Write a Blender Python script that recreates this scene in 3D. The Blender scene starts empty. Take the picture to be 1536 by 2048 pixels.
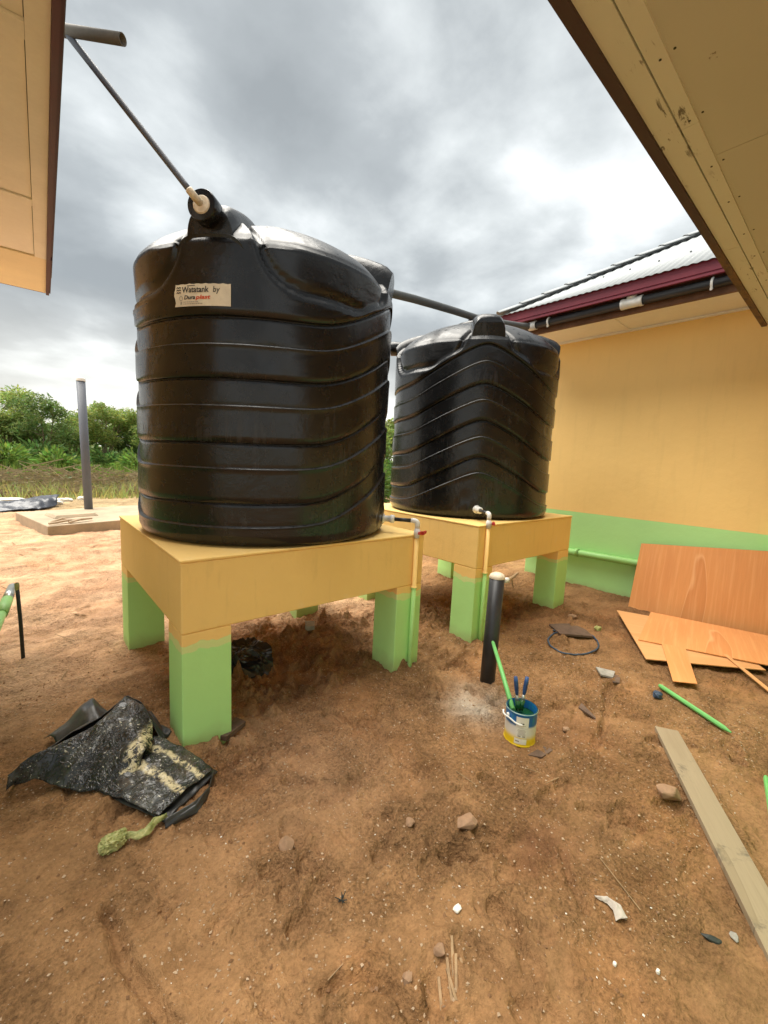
import bpy, math, random
import numpy as np
from mathutils import Vector, Matrix
random.seed(7); rng = np.random.default_rng(11)
sc = bpy.context.scene
COL = sc.collection
PI = math.pi
rad = math.radians

# ------------------------------------------------------------------ camera
EYE = Vector((-0.5673, -2.2049, 1.6))
YAW, PITCH, ROLL = 0.7158, -0.1201, -0.046
F = Vector((math.sin(YAW)*math.cos(PITCH), math.cos(YAW)*math.cos(PITCH), math.sin(PITCH)))
R0 = Vector((math.cos(YAW), -math.sin(YAW), 0)); U0 = R0.cross(F)
RV = R0*math.cos(ROLL) - U0*math.sin(ROLL); UV = R0*math.sin(ROLL) + U0*math.cos(ROLL)
cam = bpy.data.cameras.new('camera'); co = bpy.data.objects.new('camera', cam); COL.objects.link(co)
m = Matrix.Identity(4)
for i in range(3):
    m[i][0], m[i][1], m[i][2], m[i][3] = RV[i], UV[i], -F[i], EYE[i]
co.matrix_world = m
cam.sensor_fit = 'HORIZONTAL'; cam.sensor_width = 36; cam.lens = 826.37*36/1536
cam.clip_start = 0.02; cam.clip_end = 2000
sc.camera = co
sc.render.resolution_x, sc.render.resolution_y = 768, 1024

# ------------------------------------------------------------------ sky, sun, exposure
SUN_EL, SUN_AZ = rad(69), math.atan2(0.88, -0.45)       # azimuth of the veiled sun, from +X
world = bpy.data.worlds.new('World'); sc.world = world; world.use_nodes = True
wt = world.node_tree; wt.nodes.clear()
def WN(t, **kw):
    n = wt.nodes.new(t)
    for k, v in kw.items(): setattr(n, k, v)
    return n
def wl(a, b): wt.links.new(a, b)
def wmath(op, a, b=None, c=None):
    n = WN('ShaderNodeMath', operation=op)
    for i, v in enumerate((a, b, c)):
        if v is None: continue
        if isinstance(v, (int, float)): n.inputs[i].default_value = v
        else: wl(v, n.inputs[i])
    return n.outputs[0]
tc = WN('ShaderNodeTexCoord'); sep = WN('ShaderNodeSeparateXYZ'); wl(tc.outputs['Generated'], sep.inputs[0])
zc = wmath('MAXIMUM', sep.outputs[2], 0.0)
den = wmath('ADD', zc, 0.22)
comb = WN('ShaderNodeCombineXYZ'); wl(wmath('DIVIDE', sep.outputs[0], den), comb.inputs[0]); wl(wmath('DIVIDE', sep.outputs[1], den), comb.inputs[1])
def wnoise(scale, detail, rough, dist, off):
    mp = WN('ShaderNodeMapping'); mp.inputs['Location'].default_value = off; wl(comb.outputs[0], mp.inputs[0])
    n = WN('ShaderNodeTexNoise'); n.inputs['Scale'].default_value = scale; n.inputs['Detail'].default_value = detail
    n.inputs['Roughness'].default_value = rough; n.inputs['Distortion'].default_value = dist
    wl(mp.outputs[0], n.inputs['Vector']); return n.outputs[0]
OFF = (9.9, 1.1, 6.0)
big = wnoise(.95, 3, .5, .15, OFF)
mid = wnoise(1.9, 8, .54, .12, (1.1, 7.9, 2.0))
dens = wmath('ADD', wmath('MULTIPLY', big, .64), wmath('MULTIPLY', mid, .36))
cr = WN('ShaderNodeValToRGB'); wl(dens, cr.inputs[0])
e = cr.color_ramp.elements
e[0].position = .37; e[0].color = (1.12, 1.12, 1.10, 1)
e[1].position = .60; e[1].color = (.275, .295, .297, 1)
for pos, c in ((.425, (.84, .862, .86, 1)), (.475, (.58, .61, .607, 1)), (.53, (.375, .40, .403, 1))):
    k = e.new(pos); k.color = c
# warmer, paler cloud towards the horizon
hz = WN('ShaderNodeMapRange'); wl(sep.outputs[2], hz.inputs[0]); hz.inputs[1].default_value = .30; hz.inputs[2].default_value = .02
hz.clamp = True
hm = WN('ShaderNodeMix', data_type='RGBA'); wl(wmath('MULTIPLY', hz.outputs[0], .55), hm.inputs[0]); wl(cr.outputs[0], hm.inputs[6]); hm.inputs[7].default_value = (.93, .86, .74, 1)
sky = WN('ShaderNodeTexSky', sky_type='NISHITA', sun_disc=False)
sky.sun_elevation = SUN_EL; sky.sun_rotation = PI/2 - SUN_AZ
sk = WN('ShaderNodeVectorMath', operation='SCALE'); wl(sky.outputs[0], sk.inputs[0]); sk.inputs[3].default_value = .10
mixs = WN('ShaderNodeMix', data_type='RGBA'); mixs.inputs[0].default_value = .90
wl(sk.outputs[0], mixs.inputs[6]); wl(hm.outputs[2], mixs.inputs[7])
bg = WN('ShaderNodeBackground'); bg.inputs[1].default_value = .25; wl(mixs.outputs[2], bg.inputs[0])
wo = WN('ShaderNodeOutputWorld'); wl(bg.outputs[0], wo.inputs[0])

sun = bpy.data.lights.new('sun', 'SUN'); sun.energy = 1.5; sun.angle = rad(62); sun.color = (1, .95, .86)
so = bpy.data.objects.new('sun', sun); COL.objects.link(so)
sd = Vector((math.cos(SUN_EL)*math.cos(SUN_AZ), math.cos(SUN_EL)*math.sin(SUN_AZ), math.sin(SUN_EL)))
so.rotation_euler = sd.to_track_quat('Z', 'Y').to_euler(); so.location = (0, 0, 30)

sc.render.engine = 'CYCLES'
vs = sc.view_settings
vs.view_transform = 'Standard'; vs.look = 'None'; vs.gamma = 1; vs.exposure = 2.6
sc.cycles.max_bounces = 8; sc.cycles.diffuse_bounces = 5

# ------------------------------------------------------------------ noise helpers
def _h(ix, iy, s):
    n = (ix.astype(np.int64)*374761393 + iy.astype(np.int64)*668265263 + s*974634777) & 0x7fffffff
    n = ((n ^ (n >> 13))*1274126177) & 0x7fffffff
    return ((n ^ (n >> 16)) & 0xffff)/65535.0
def vn(x, y, s=0):
    x = np.asarray(x, float); y = np.asarray(y, float)
    ix = np.floor(x); iy = np.floor(y); fx = x-ix; fy = y-iy
    ux = fx*fx*(3-2*fx); uy = fy*fy*(3-2*fy)
    a, b, c, d = _h(ix, iy, s), _h(ix+1, iy, s), _h(ix, iy+1, s), _h(ix+1, iy+1, s)
    return (a*(1-ux)+b*ux)*(1-uy)+(c*(1-ux)+d*ux)*uy
def fbm(x, y, s=0, o=4, g=.5):
    t = 0; a = 1.; n = 0
    for k in range(o):
        t = t+a*vn(x*2**k+17.3*k, y*2**k-9.1*k, s+k); n += a; a *= g
    return t/n-.5
def ridged(x, y, s=0, o=3):
    t = 0; a = 1.; n = 0
    for k in range(o):
        t = t+a*(1-np.abs(2*vn(x*2**k+5.7*k, y*2**k+3.1*k, s+k)-1)); n += a; a *= .5
    return t/n
def ss(a, b, x):
    t = np.clip((x-a)/(b-a), 0, 1); return t*t*(3-2*t)

# ------------------------------------------------------------------ materials
MATS = {}
def nodes_of(name, rough=.6, spec=.4, metal=0):
    mt = bpy.data.materials.new(name); mt.use_nodes = True
    nt = mt.node_tree; b = nt.nodes['Principled BSDF']
    b.inputs['Roughness'].default_value = rough; b.inputs['Metallic'].default_value = metal
    b.inputs['Specular IOR Level'].default_value = spec
    MATS[name] = mt
    return mt, nt, b
class NB:
    """small node builder"""
    def __init__(s, nt): s.nt = nt
    def n(s, t, **kw):
        q = s.nt.nodes.new(t)
        for k, v in kw.items(): setattr(q, k, v)
        return q
    def l(s, a, b): s.nt.links.new(a, b)
    def set(s, sock, v):
        if hasattr(v, 'is_output'): s.l(v, sock)
        else: sock.default_value = v
    def math(s, op, a, b=None):
        q = s.n('ShaderNodeMath', operation=op); s.set(q.inputs[0], a)
        if b is not None: s.set(q.inputs[1], b)
        return q.outputs[0]
    def noise(s, vec, scale, detail=4, rough=.55, dist=0):
        q = s.n('ShaderNodeTexNoise'); s.l(vec, q.inputs['Vector'])
        q.inputs['Scale'].default_value = scale; q.inputs['Detail'].default_value = detail
        q.inputs['Roughness'].default_value = rough; q.inputs['Distortion'].default_value = dist
        return q.outputs[0]
    def ramp(s, f, stops):
        q = s.n('ShaderNodeValToRGB'); s.l(f, q.inputs[0]); el = q.color_ramp.elements
        el[0].position, el[0].color = stops[0][0], (*stops[0][1], 1)
        el[1].position, el[1].color = stops[-1][0], (*stops[-1][1], 1)
        for p_, c_ in stops[1:-1]:
            k = el.new(p_); k.color = (*c_, 1)
        return q.outputs[0]
    def step(s, f, a, b):
        q = s.n('ShaderNodeMapRange', interpolation_type='SMOOTHSTEP'); s.set(q.inputs[0], f)
        q.inputs[1].default_value = a; q.inputs[2].default_value = b; return q.outputs[0]
    def mix(s, f, a, b, bt='MIX'):
        q = s.n('ShaderNodeMix', data_type='RGBA', blend_type=bt); s.set(q.inputs[0], f)
        s.set(q.inputs[6], a if hasattr(a, 'is_output') else (*a, 1)); s.set(q.inputs[7], b if hasattr(b, 'is_output') else (*b, 1))
        return q.outputs[2]
    def coord(s, kind='Object'):
        return s.n('ShaderNodeTexCoord').outputs[kind]
    def pos(s): return s.n('ShaderNodeNewGeometry').outputs['Position']
    def xyz(s, v):
        q = s.n('ShaderNodeSeparateXYZ'); s.l(v, q.inputs[0]); return q.outputs
    def scale(s, v, sc_):
        q = s.n('ShaderNodeMapping'); s.l(v, q.inputs[0]); q.inputs['Scale'].default_value = sc_; return q.outputs[0]
    def bump(s, bsdf, h, strength, dist):
        q = s.n('ShaderNodeBump'); s.l(h, q.inputs['Height']); q.inputs['Strength'].default_value = strength
        q.inputs['Distance'].default_value = dist; s.l(q.outputs[0], bsdf.inputs['Normal'])
def simple(name, c, var=.12, scale=8, rough=.6, bump=.15, bscale=60, spec=.35, metal=0, c2=None, rv=.1):
    mt, nt, b = nodes_of(name, rough, spec, metal); B = NB(nt); v = B.coord()
    n1 = B.noise(v, scale, 5, .6); n2 = B.noise(v, bscale, 4, .6)
    lo = tuple(x*(1-var) for x in c); hi = c2 or tuple(min(1, x*(1+var)) for x in c)
    col = B.ramp(n1, [(.3, lo), (.7, hi)])
    col = B.mix(.25, col, B.ramp(n2, [(.3, lo), (.7, hi)]))
    B.l(col, b.inputs['Base Color'])
    B.set(b.inputs['Roughness'], B.math('ADD', B.math('MULTIPLY', n1, rv*2), rough-rv))
    if bump: B.bump(b, n2, bump, .004)
    return mt

# painted concrete
def paint_wall(name, zline, yellow, green):
    mt, nt, b = nodes_of(name, .62, .3); B = NB(nt); p = B.pos(); x, y, z = B.xyz(p)
    n1 = B.noise(p, 1.3, 5, .6); n2 = B.noise(p, 55, 5, .65); n3 = B.noise(p, 9, 4, .6)
    zz = B.math('ADD', z, B.math('MULTIPLY', B.math('SUBTRACT', n3, .5), .006))
    f = B.step(zz, zline-.002, zline+.002)
    yl = B.mix(n1, tuple(v*.90 for v in yellow), tuple(min(1, v*1.06) for v in yellow))
    rol = B.noise(B.scale(p, (1, 3, .35)), 5, 4, .6); yl = B.mix(B.math('MULTIPLY', B.step(rol, .52, .68), .14), yl, tuple(v*.80 for v in yellow))
    gr = B.mix(n1, tuple(v*.90 for v in green), tuple(v*1.08 for v in green))
    # faint splash of soil along the foot
    soil = B.math('MULTIPLY', B.step(B.math('ADD', z, B.math('MULTIPLY', n3, .10)), .20, .06), .35)
    gr = B.mix(soil, gr, (.30, .20, .10))
    B.l(B.mix(f, gr, yl), b.inputs['Base Color'])
    B.bump(b, B.math('ADD', B.math('MULTIPLY', n2, .5), B.math('MULTIPLY', n3, 2.2)), .3, .005)
    return mt
YEL = (.97, .65, .225); GRN = (.48, .84, .30)
paint_wall('wall_paint', 1.045, (.94, .65, .25), (.45, .80, .33))
mt, nt, b = nodes_of('yellow_paint', .62, .3); B = NB(nt); p = B.pos()
n1 = B.noise(p, 1.6, 5, .6); n2 = B.noise(p, 60, 5, .65); n3 = B.noise(p, 8, 4, .6); n4 = B.noise(B.scale(p, (1, 1, .15)), 18, 4, .6)
col = B.mix(n1, tuple(v*.90 for v in YEL), tuple(min(1, v*1.06) for v in YEL))
col = B.mix(B.math('MULTIPLY', B.step(n4, .56, .70), .22), col, tuple(v*.72 for v in YEL))
col = B.mix(B.math('MULTIPLY', B.step(n3, .60, .72), .16), col, (.86, .70, .42))
B.l(col, b.inputs['Base Color']); B.bump(b, B.math('ADD', B.math('MULTIPLY', n2, .5), B.math('MULTIPLY', n3, 1.8)), .35, .006)
def leg_paint(name, zb, dip):
    mt, nt, b = nodes_of(name, .6, .3); B = NB(nt); p = B.pos(); x, y, z = B.xyz(p)
    n1 = B.noise(p, 2.2, 4, .6); n2 = B.noise(p, 60, 5, .65); n3 = B.noise(p, 7, 3, .5); n4 = B.noise(p, 30, 3, .5)
    lim = B.math('ADD', z, B.math('ADD', B.math('MULTIPLY', n3, dip*2), B.math('MULTIPLY', n4, .01)))
    f = B.step(lim, zb+.0-.002, zb+.002)
    ghost = B.math('MULTIPLY', B.step(lim, zb-.045, zb-.038), .55)
    gr = B.mix(n1, tuple(v*.92 for v in GRN), tuple(v*1.07 for v in GRN))
    gr = B.mix(ghost, gr, (.85, .76, .34))
    soil = B.math('MULTIPLY', B.step(B.math('ADD', z, B.math('MULTIPLY', n3, .12)), .20, .05), .4)
    gr = B.mix(soil, gr, (.30, .20, .10))
    yl = B.mix(n1, tuple(v*.95 for v in YEL), tuple(min(1, v*1.04) for v in YEL))
    B.l(B.mix(f, gr, yl), b.inputs['Base Color']); B.bump(b, B.math('ADD', B.math('MULTIPLY', n2, .5), B.math('MULTIPLY', n3, 1.8)), .35, .006)
    return mt
leg_paint('leg_paint', .655, .045)
# riser pipes were painted over together with the stand
mt, nt, b = nodes_of('riser_paint', .5, .4); B = NB(nt); x, y, z = B.xyz(B.pos())
B.l(B.mix(B.step(z, .648, .652), GRN, YEL), b.inputs['Base Color'])

# black roto-moulded plastic with dust and scuffs
def tank_plastic(name):
    mt, nt, b = nodes_of(name, .33, .45); B = NB(nt); v = B.coord(); x, y, z = B.xyz(v)
    n1 = B.noise(v, 2.2, 6, .65, .6); n2 = B.noise(v, 14, 6, .7); n3 = B.noise(B.scale(v, (1, 1, .12)), 26, 5, .7); n4 = B.noise(v, 120, 3, .6)
    nz = B.xyz(B.n('ShaderNodeNewGeometry').outputs['Normal'])[2]
    dust = B.math('MULTIPLY', B.step(nz, .15, .9), B.step(n2, .25, .75))
    smear = B.math('MULTIPLY', B.step(n1, .50, .72), B.step(n3, .42, .68))
    col = B.mix(B.math('MULTIPLY', dust, .75), (.0075, .0075, .008), (.07, .073, .077))
    col = B.mix(B.math('MULTIPLY', smear, .55), col, (.06, .062, .066))
    scr = B.math('MULTIPLY', B.step(n3, .68, .74), .35); col = B.mix(scr, col, (.06, .06, .062))
    B.l(col, b.inputs['Base Color'])
    r = B.math('ADD', B.math('MULTIPLY', n2, .26), .12); r = B.math('ADD', r, B.math('MULTIPLY', dust, .25)); r = B.math('ADD', r, B.math('MULTIPLY', smear, .18))
    B.l(r, b.inputs['Roughness'])
    B.bump(b, B.math('ADD', B.math('MULTIPLY', n1, 1.6), B.math('MULTIPLY', n4, .05)), .35, .012)
    return mt
tank_plastic('tank_plastic')
simple('black_pipe', (.02, .02, .022), .3, 12, .4, 0, 80, .45)
simple('grey_pipe', (.10, .105, .105), .15, 10, .5, 0, 80, .4)
simple('drab_pipe', (.14, .125, .105), .2, 9, .55, 0, 60, .35)
simple('slate_pipe', (.105, .115, .14), .12, 4, .5, 0, 60, .4)
simple('white_pvc', (.74, .73, .69), .08, 14, .4, .05, 60, .45)
simple('aged_pvc', (.66, .56, .42), .2, 30, .5, .05, 60, .4)
simple('red_plastic', (.55, .03, .035), .15, 20, .4, .05, 60, .45)
simple('sticker_paper', (.68, .60, .45), .15, 14, .6, .05, 60, .3)
simple('print_black', (.02, .018, .018), .1, 20, .6, 0, 60, .3)
simple('print_red', (.60, .07, .02), .1, 20, .6, 0, 60, .3)
simple('print_grey', (.33, .29, .23), .1, 20, .6, 0, 60, .3)
simple('maroon_metal', (.155, .012, .026), .12, 3, .42, .05, 40, .45)
simple('maroon_dark', (.075, .02, .03), .2, 4, .5, .05, 40, .4)
simple('soffit_cream', (.87, .86, .83), .06, 2.5, .7, .1, 40, .25)
simple('soffit_tan', (.85, .84, .80), .08, 3, .7, .1, 40, .25)
simple('soffit_end', (.82, .73, .54), .08, 3, .7, .1, 40, .25)
simple('board_brown', (.17, .085, .05), .45, 5, .75, .3, 50, .2)
simple('roof_sheet', (.31, .33, .34), .08, 1.2, .7, 0, 30, .4, .15)
simple('roof_cap', (.29, .31, .32), .12, 3, .7, 0, 30, .4, .15)
simple('green_pipe_paint', (.30, .58, .19), .07, 6, .45, .05, 60, .4)
simple('green_stick', (.14, .42, .12), .12, 10, .45, .1, 60, .4)
simple('concrete', (.34, .28, .20), .2, 3, .9, .6, 60, .15, c2=(.50, .38, .26))
simple('stone', (.30, .185, .11), .3, 14, .85, .6, 45, .25)
simple('stone_grey', (.30, .28, .24), .3, 14, .85, .6, 45, .25)
simple('white_chip', (.74, .72, .64), .08, 30, .7, .1, 60, .3)
simple('blue_plastic', (.018, .06, .17), .4, 30, .42, .1, 60, .4)
simple('hose_blue', (.035, .06, .10), .3, 20, .45, .1, 60, .4)
simple('grit', (.40, .26, .15), .35, 9, .9, .2, 60, .2, c2=(.58, .44, .30))
simple('crumb', (.22, .12, .06), .3, 12, .9, .2, 60, .15)
simple('dark_scrap', (.13, .085, .06), .35, 12, .8, .3, 60, .2)
simple('paint_green_wet', (.012, .075, .02), .15, 10, .2, 0, 60, .5)
simple('tin', (.42, .44, .42), .15, 12, .35, .05, 60, .5, .7)
simple('rim_green', (.16, .36, .24), .3, 30, .35, .05, 60, .5, c2=(.40, .50, .44))
simple('rag_white', (.46, .41, .35), .2, 18, .85, .2, 80, .15)
simple('knot_green', (.20, .27, .05), .4, 40, .5, .3, 60, .35, c2=(.50, .46, .20))
simple('twig', (.30, .20, .11), .4, 20, .85, .2, 60, .15)
simple('dry_brush', (.40, .32, .20), .45, 6, .9, .2, 60, .1)
simple('bark', (.30, .24, .16), .3, 8, .85, .4, 40, .15)
simple('iron_dark', (.03, .035, .03), .4, 15, .6, .2, 60, .35)
simple('slipper', (.42, .32, .22), .2, 14, .8, .2, 60, .2)
simple('bag_black', (.012, .012, .014), .4, 14, .32, .35, 30, .5)
simple('sheet_black', (.03, .033, .045), .5, 6, .35, .3, 20, .5)

# worn timber, plywood
def wood(name, c1, c2, c3, axis, dirt=None, gscale=5., rough=.7):
    mt, nt, b = nodes_of(name, rough, .25); B = NB(nt); v = B.coord('UV')
    st = [1, 1, 1]; st[axis] = .22; sv = B.scale(v, tuple(st))
    n0 = B.noise(sv, gscale, 2, .45, .3)                       # growth surface; its contours draw the cathedral figure
    fig = B.math('FRACT', B.math('MULTIPLY', n0, 3.4))
    tone = B.ramp(fig, [(.0, c1), (.5, c2), (.93, c2), (.965, c3), (1.0, c1)])
    fs_ = [1, 1, 1]; fs_[axis] = .04
    fine = B.noise(B.scale(v, tuple(fs_)), 150, 3, .6); med = B.noise(B.scale(v, tuple(fs_)), 30, 3, .6)
    col = B.mix(B.math('MULTIPLY', fine, .45), tone, tuple(q*.66 for q in c1))
    col = B.mix(B.math('MULTIPLY', B.step(med, .45, .7), .35), col, c3)
    if dirt:
        d = B.noise(v, 3.2, 6, .7, .4)
        col = B.mix(B.math('MULTIPLY', B.step(d, .54, .64), .8), col, dirt)
    B.l(col, b.inputs['Base Color']); B.bump(b, fine, .15, .003)
    return mt
wood('plywood', (.66, .265, .09), (.76, .335, .12), (.84, .44, .20), 1, None, 2.6, .55)
wood('plywood_pale', (.66, .32, .125), (.72, .37, .155), (.78, .44, .21), 0, None, 2.6, .55)
wood('plank_wood', (.29, .222, .138), (.34, .265, .17), (.25, .19, .118), 1, (.10, .085, .065), 6.0, .88)

# soffit boards of the near building: cream paint with scuffs and nail stains
mt, nt, b = nodes_of('soffit_worn', .7, .25); B = NB(nt); p = B.pos()
n1 = B.noise(p, 2.0, 5, .6); n2 = B.noise(B.scale(p, (1, 5, 1)), 7, 6, .7, .5); n3 = B.noise(p, 60, 4, .6); n4 = B.noise(p, 3.1, 2, .5)
col = B.mix(n1, (.64, .66, .62), (.72, .74, .70))
mk = B.math('MULTIPLY', B.step(n2, .59, .66), B.step(n4, .48, .58))
col = B.mix(B.math('MULTIPLY', mk, .85), col, (.07, .055, .04))
B.l(col, b.inputs['Base Color']); B.bump(b, n3, .15, .004)
mt, nt, b = nodes_of('soffit_panel', .7, .25); B = NB(nt); p = B.pos()
n1 = B.noise(p, 1.2, 5, .6); n3 = B.noise(p, 60, 4, .6); n4 = B.noise(p, 9, 6, .75)
col = B.mix(n1, (.54, .55, .51), (.60, .61, .56)); col = B.mix(B.math('MULTIPLY', B.step(n4, .70, .74), .7), col, (.12, .08, .05))
B.l(col, b.inputs['Base Color']); B.bump(b, n3, .12, .004)
# old fascia strip: brown-purple paint, bare rotten wood in places
mt, nt, b = nodes_of('fascia_old', .7, .25); B = NB(nt); p = B.pos(); x, y, z = B.xyz(p)
n1 = B.noise(B.scale(p, (1, 3, 1)), 9, 5, .7); f = B.math('MULTIPLY', B.step(x, 2.3, 2.9), B.step(n1, .35, .6))
B.l(B.mix(f, (.085, .058, .060), (.19, .115, .06)), b.inputs['Base Color']); B.bump(b, n1, .4, .006)

# black plastic tarp splashed with cream paint; UV drives the streaks
def tarp(name, bands):
    mt, nt, b = nodes_of(name, .26, .55); B = NB(nt); uv = B.coord('UV'); u, v, _ = B.xyz(uv); p = B.coord()
    n1 = B.noise(p, 34, 5, .7, .4); n2 = B.noise(p, 9, 5, .65); n3 = B.noise(p, 5, 4, .6)
    col = B.mix(B.step(n2, .42, .75), (.012, .0125, .0125), (.085, .088, .078))
    col = B.mix(B.math('MULTIPLY', B.step(n3, .55, .75), .5), col, (.14, .095, .06))
    n5 = B.noise(p, 75, 3, .55, .3); n6 = B.noise(p, 26, 5, .7)
    spk = B.math('MAXIMUM', B.math('MULTIPLY', B.step(n5, .645, .68), B.step(n2, .38, .55)), B.math('MULTIPLY', B.step(n6, .66, .72), .7))
    col = B.mix(B.math('MULTIPLY', spk, .85), col, (.62, .57, .44))
    for axis, c, w in bands:
        t = u if axis == 0 else v
        d = B.math('ABSOLUTE', B.math('SUBTRACT', B.math('ADD', t, B.math('MULTIPLY', B.math('SUBTRACT', n2, .5), .18)), c))
        f = B.math('MULTIPLY', B.step(d, w*1.15, w*.45), B.step(n1, .42, .54))
        col = B.mix(f, col, (.66, .56, .34))
    c1_ = B.noise(B.scale(p, (1.5, .7, 1)), 7, 3, .5, 1.6); c2_ = B.noise(B.scale(p, (.8, 1.7, 1)), 15, 3, .5, 1.2)
    cre = B.math('MINIMUM', B.step(B.math('ABSOLUTE', B.math('SUBTRACT', c1_, .5)), 0, .045), B.step(B.math('ABSOLUTE', B.math('SUBTRACT', c2_, .48)), 0, .06))
    hgt = B.math('ADD', n2, B.math('MULTIPLY', cre, -.45))
    B.l(col, b.inputs['Base Color']); B.bump(b, hgt, .55, .012)
    return mt
tarp('tarp_upper', [(0, .90, .085)])
tarp('tarp_lower', [(1, .22, .06), (1, .56, .075)])
simple('tarp_plain', (.016, .016, .017), .5, 10, .38, .4, 18, .5, c2=(.06, .06, .055))

# soil: vertex colours carry the kinds of soil, the shader adds grain and crevice shade painted into the colour
mt, nt, b = nodes_of('soil', .95, .12); B = NB(nt); p = B.pos()
at = B.n('ShaderNodeVertexColor', layer_name='soil')
g1 = B.noise(p, 4.5, 6, .65); g2 = B.noise(p, 38, 6, .72); g3 = B.noise(p, 85, 3, .7); g4 = B.noise(p, 1.4, 4, .6); g5 = B.noise(p, 12, 7, .66)
loose = B.step(B.noise(p, 2.1, 5, .62, .4), .40, .60)             # loose crumbly soil against trodden smooth soil
def contrast(f, lo, hi):
    return B.ramp(f, [(.28, (lo, lo*.98, lo*.96)), (.48, (.99, .99, .99)), (.72, (hi, hi, hi))])
col = B.mix(1, at.outputs[0], contrast(g1, .74, 1.22), 'MULTIPLY')
amt = B.math('ADD', B.math('MULTIPLY', loose, .58), .42)
col = B.mix(amt, col, B.mix(1, col, contrast(g2, .60, 1.32), 'MULTIPLY'))
col = B.mix(amt, col, B.mix(1, col, contrast(g3, .50, 1.42), 'MULTIPLY'))  # hollows of the bump noise darkened: crevice shade painted in with the grain
col = B.mix(B.math('MULTIPLY', B.step(g4, .50, .68), .30), col, B.mix(1, col, (1.18, .94, .74), 'MULTIPLY'))
col = B.mix(B.math('MULTIPLY', loose, .22), col, B.mix(1, col, (.74, .70, .66), 'MULTIPLY'))
B.l(col, b.inputs['Base Color'])
h = B.math('MULTIPLY', amt, B.math('ADD', B.math('ADD', B.math('MULTIPLY', g2, .9), B.math('MULTIPLY', g3, .5)), B.math('MULTIPLY', g5, 1.3)))
B.bump(b, h, 1.0, .030)

# foliage with per-face tint
def leafmat(name):
    mt, nt, b = nodes_of(name, .55, .25); B = NB(nt)
    at = B.n('ShaderNodeVertexColor', layer_name='tint'); B.l(at.outputs[0], b.inputs['Base Color'])
    tr = B.n('ShaderNodeBsdfTranslucent'); B.l(at.outputs[0], tr.inputs[0])
    mx = B.n('ShaderNodeMixShader'); mx.inputs[0].default_value = .45
    B.l(b.outputs[0], mx.inputs[1]); B.l(tr.outputs[0], mx.inputs[2]); B.l(mx.outputs[0], nt.nodes['Material Output'].inputs[0])
    return mt
leafmat('foliage')

# paint can print: blue over white over yellow
mt, nt, b = nodes_of('can_print', .35, .45); B = NB(nt); v = B.coord(); x, y, z = B.xyz(v); n = B.noise(v, 30, 3, .5); s = B.noise(B.scale(v, (1, 1, .1)), 90, 3, .6)
col = B.mix(B.step(B.math('ADD', z, B.math('MULTIPLY', n, .012)), .128, .148), (.70, .68, .62), (.010, .13, .36))
col = B.mix(B.step(B.math('ADD', z, B.math('MULTIPLY', n, .01)), .088, .045), col, (.80, .56, .015))
drip = B.math('MULTIPLY', B.step(s, .58, .66), B.step(z, .115, .19))
col = B.mix(B.math('MULTIPLY', drip, .55), col, (.03, .30, .16))
B.l(col, b.inputs['Base Color'])

# ------------------------------------------------------------------ object helpers
ORG = {}
def tag(o, label=None, cat=None, group=None, kind=None):
    for k, v in (('label', label), ('category', cat), ('group', group), ('kind', kind)):
        if v: o[k] = v
    return o
def thing(name, loc, label, cat, group=None, rotz=0):
    o = bpy.data.objects.new(name, None); COL.objects.link(o); o.location = loc; o.rotation_euler = (0, 0, rotz); o.empty_display_size = .2
    ORG[o.name] = Vector(loc) if rotz == 0 else Vector((0, 0, 0))   # rotated things are modelled in local coordinates
    return tag(o, label, cat, group)
def mesh_obj(name, V, Fc, mat, parent=None, smooth=False, uv=None, bevel=0, local=False, origin=None):
    V = np.array(V, float).reshape(-1, 3)
    if parent is not None: org = Vector((0, 0, 0)) if local else ORG[parent.name]
    else:
        org = Vector(origin) if origin is not None else Vector(((V[:, 0].min()+V[:, 0].max())/2, (V[:, 1].min()+V[:, 1].max())/2, V[:, 2].min()))
    me = bpy.data.meshes.new(name); me.from_pydata((V-np.array(org)).tolist(), [], [tuple(int(i) for i in f) for f in Fc])
    mats = mat if isinstance(mat, list) else [mat]
    for q in mats: me.materials.append(MATS[q])
    if uv is not None:
        ul = me.uv_layers.new(name='UVMap'); li = np.zeros(len(me.loops), int); me.loops.foreach_get('vertex_index', li)
        ul.data.foreach_set('uv', np.asarray(uv, float)[li].ravel())
    if smooth: me.polygons.foreach_set('use_smooth', [True]*len(me.polygons))
    me.update()
    o = bpy.data.objects.new(name, me); COL.objects.link(o)
    if parent is not None: o.parent = parent; ORG[o.name] = ORG[parent.name]
    else: o.location = org; ORG[o.name] = org
    if bevel:
        md = o.modifiers.new('bevel', 'BEVEL'); md.width = bevel; md.segments = 2; md.limit_method = 'ANGLE'
    return o
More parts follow.
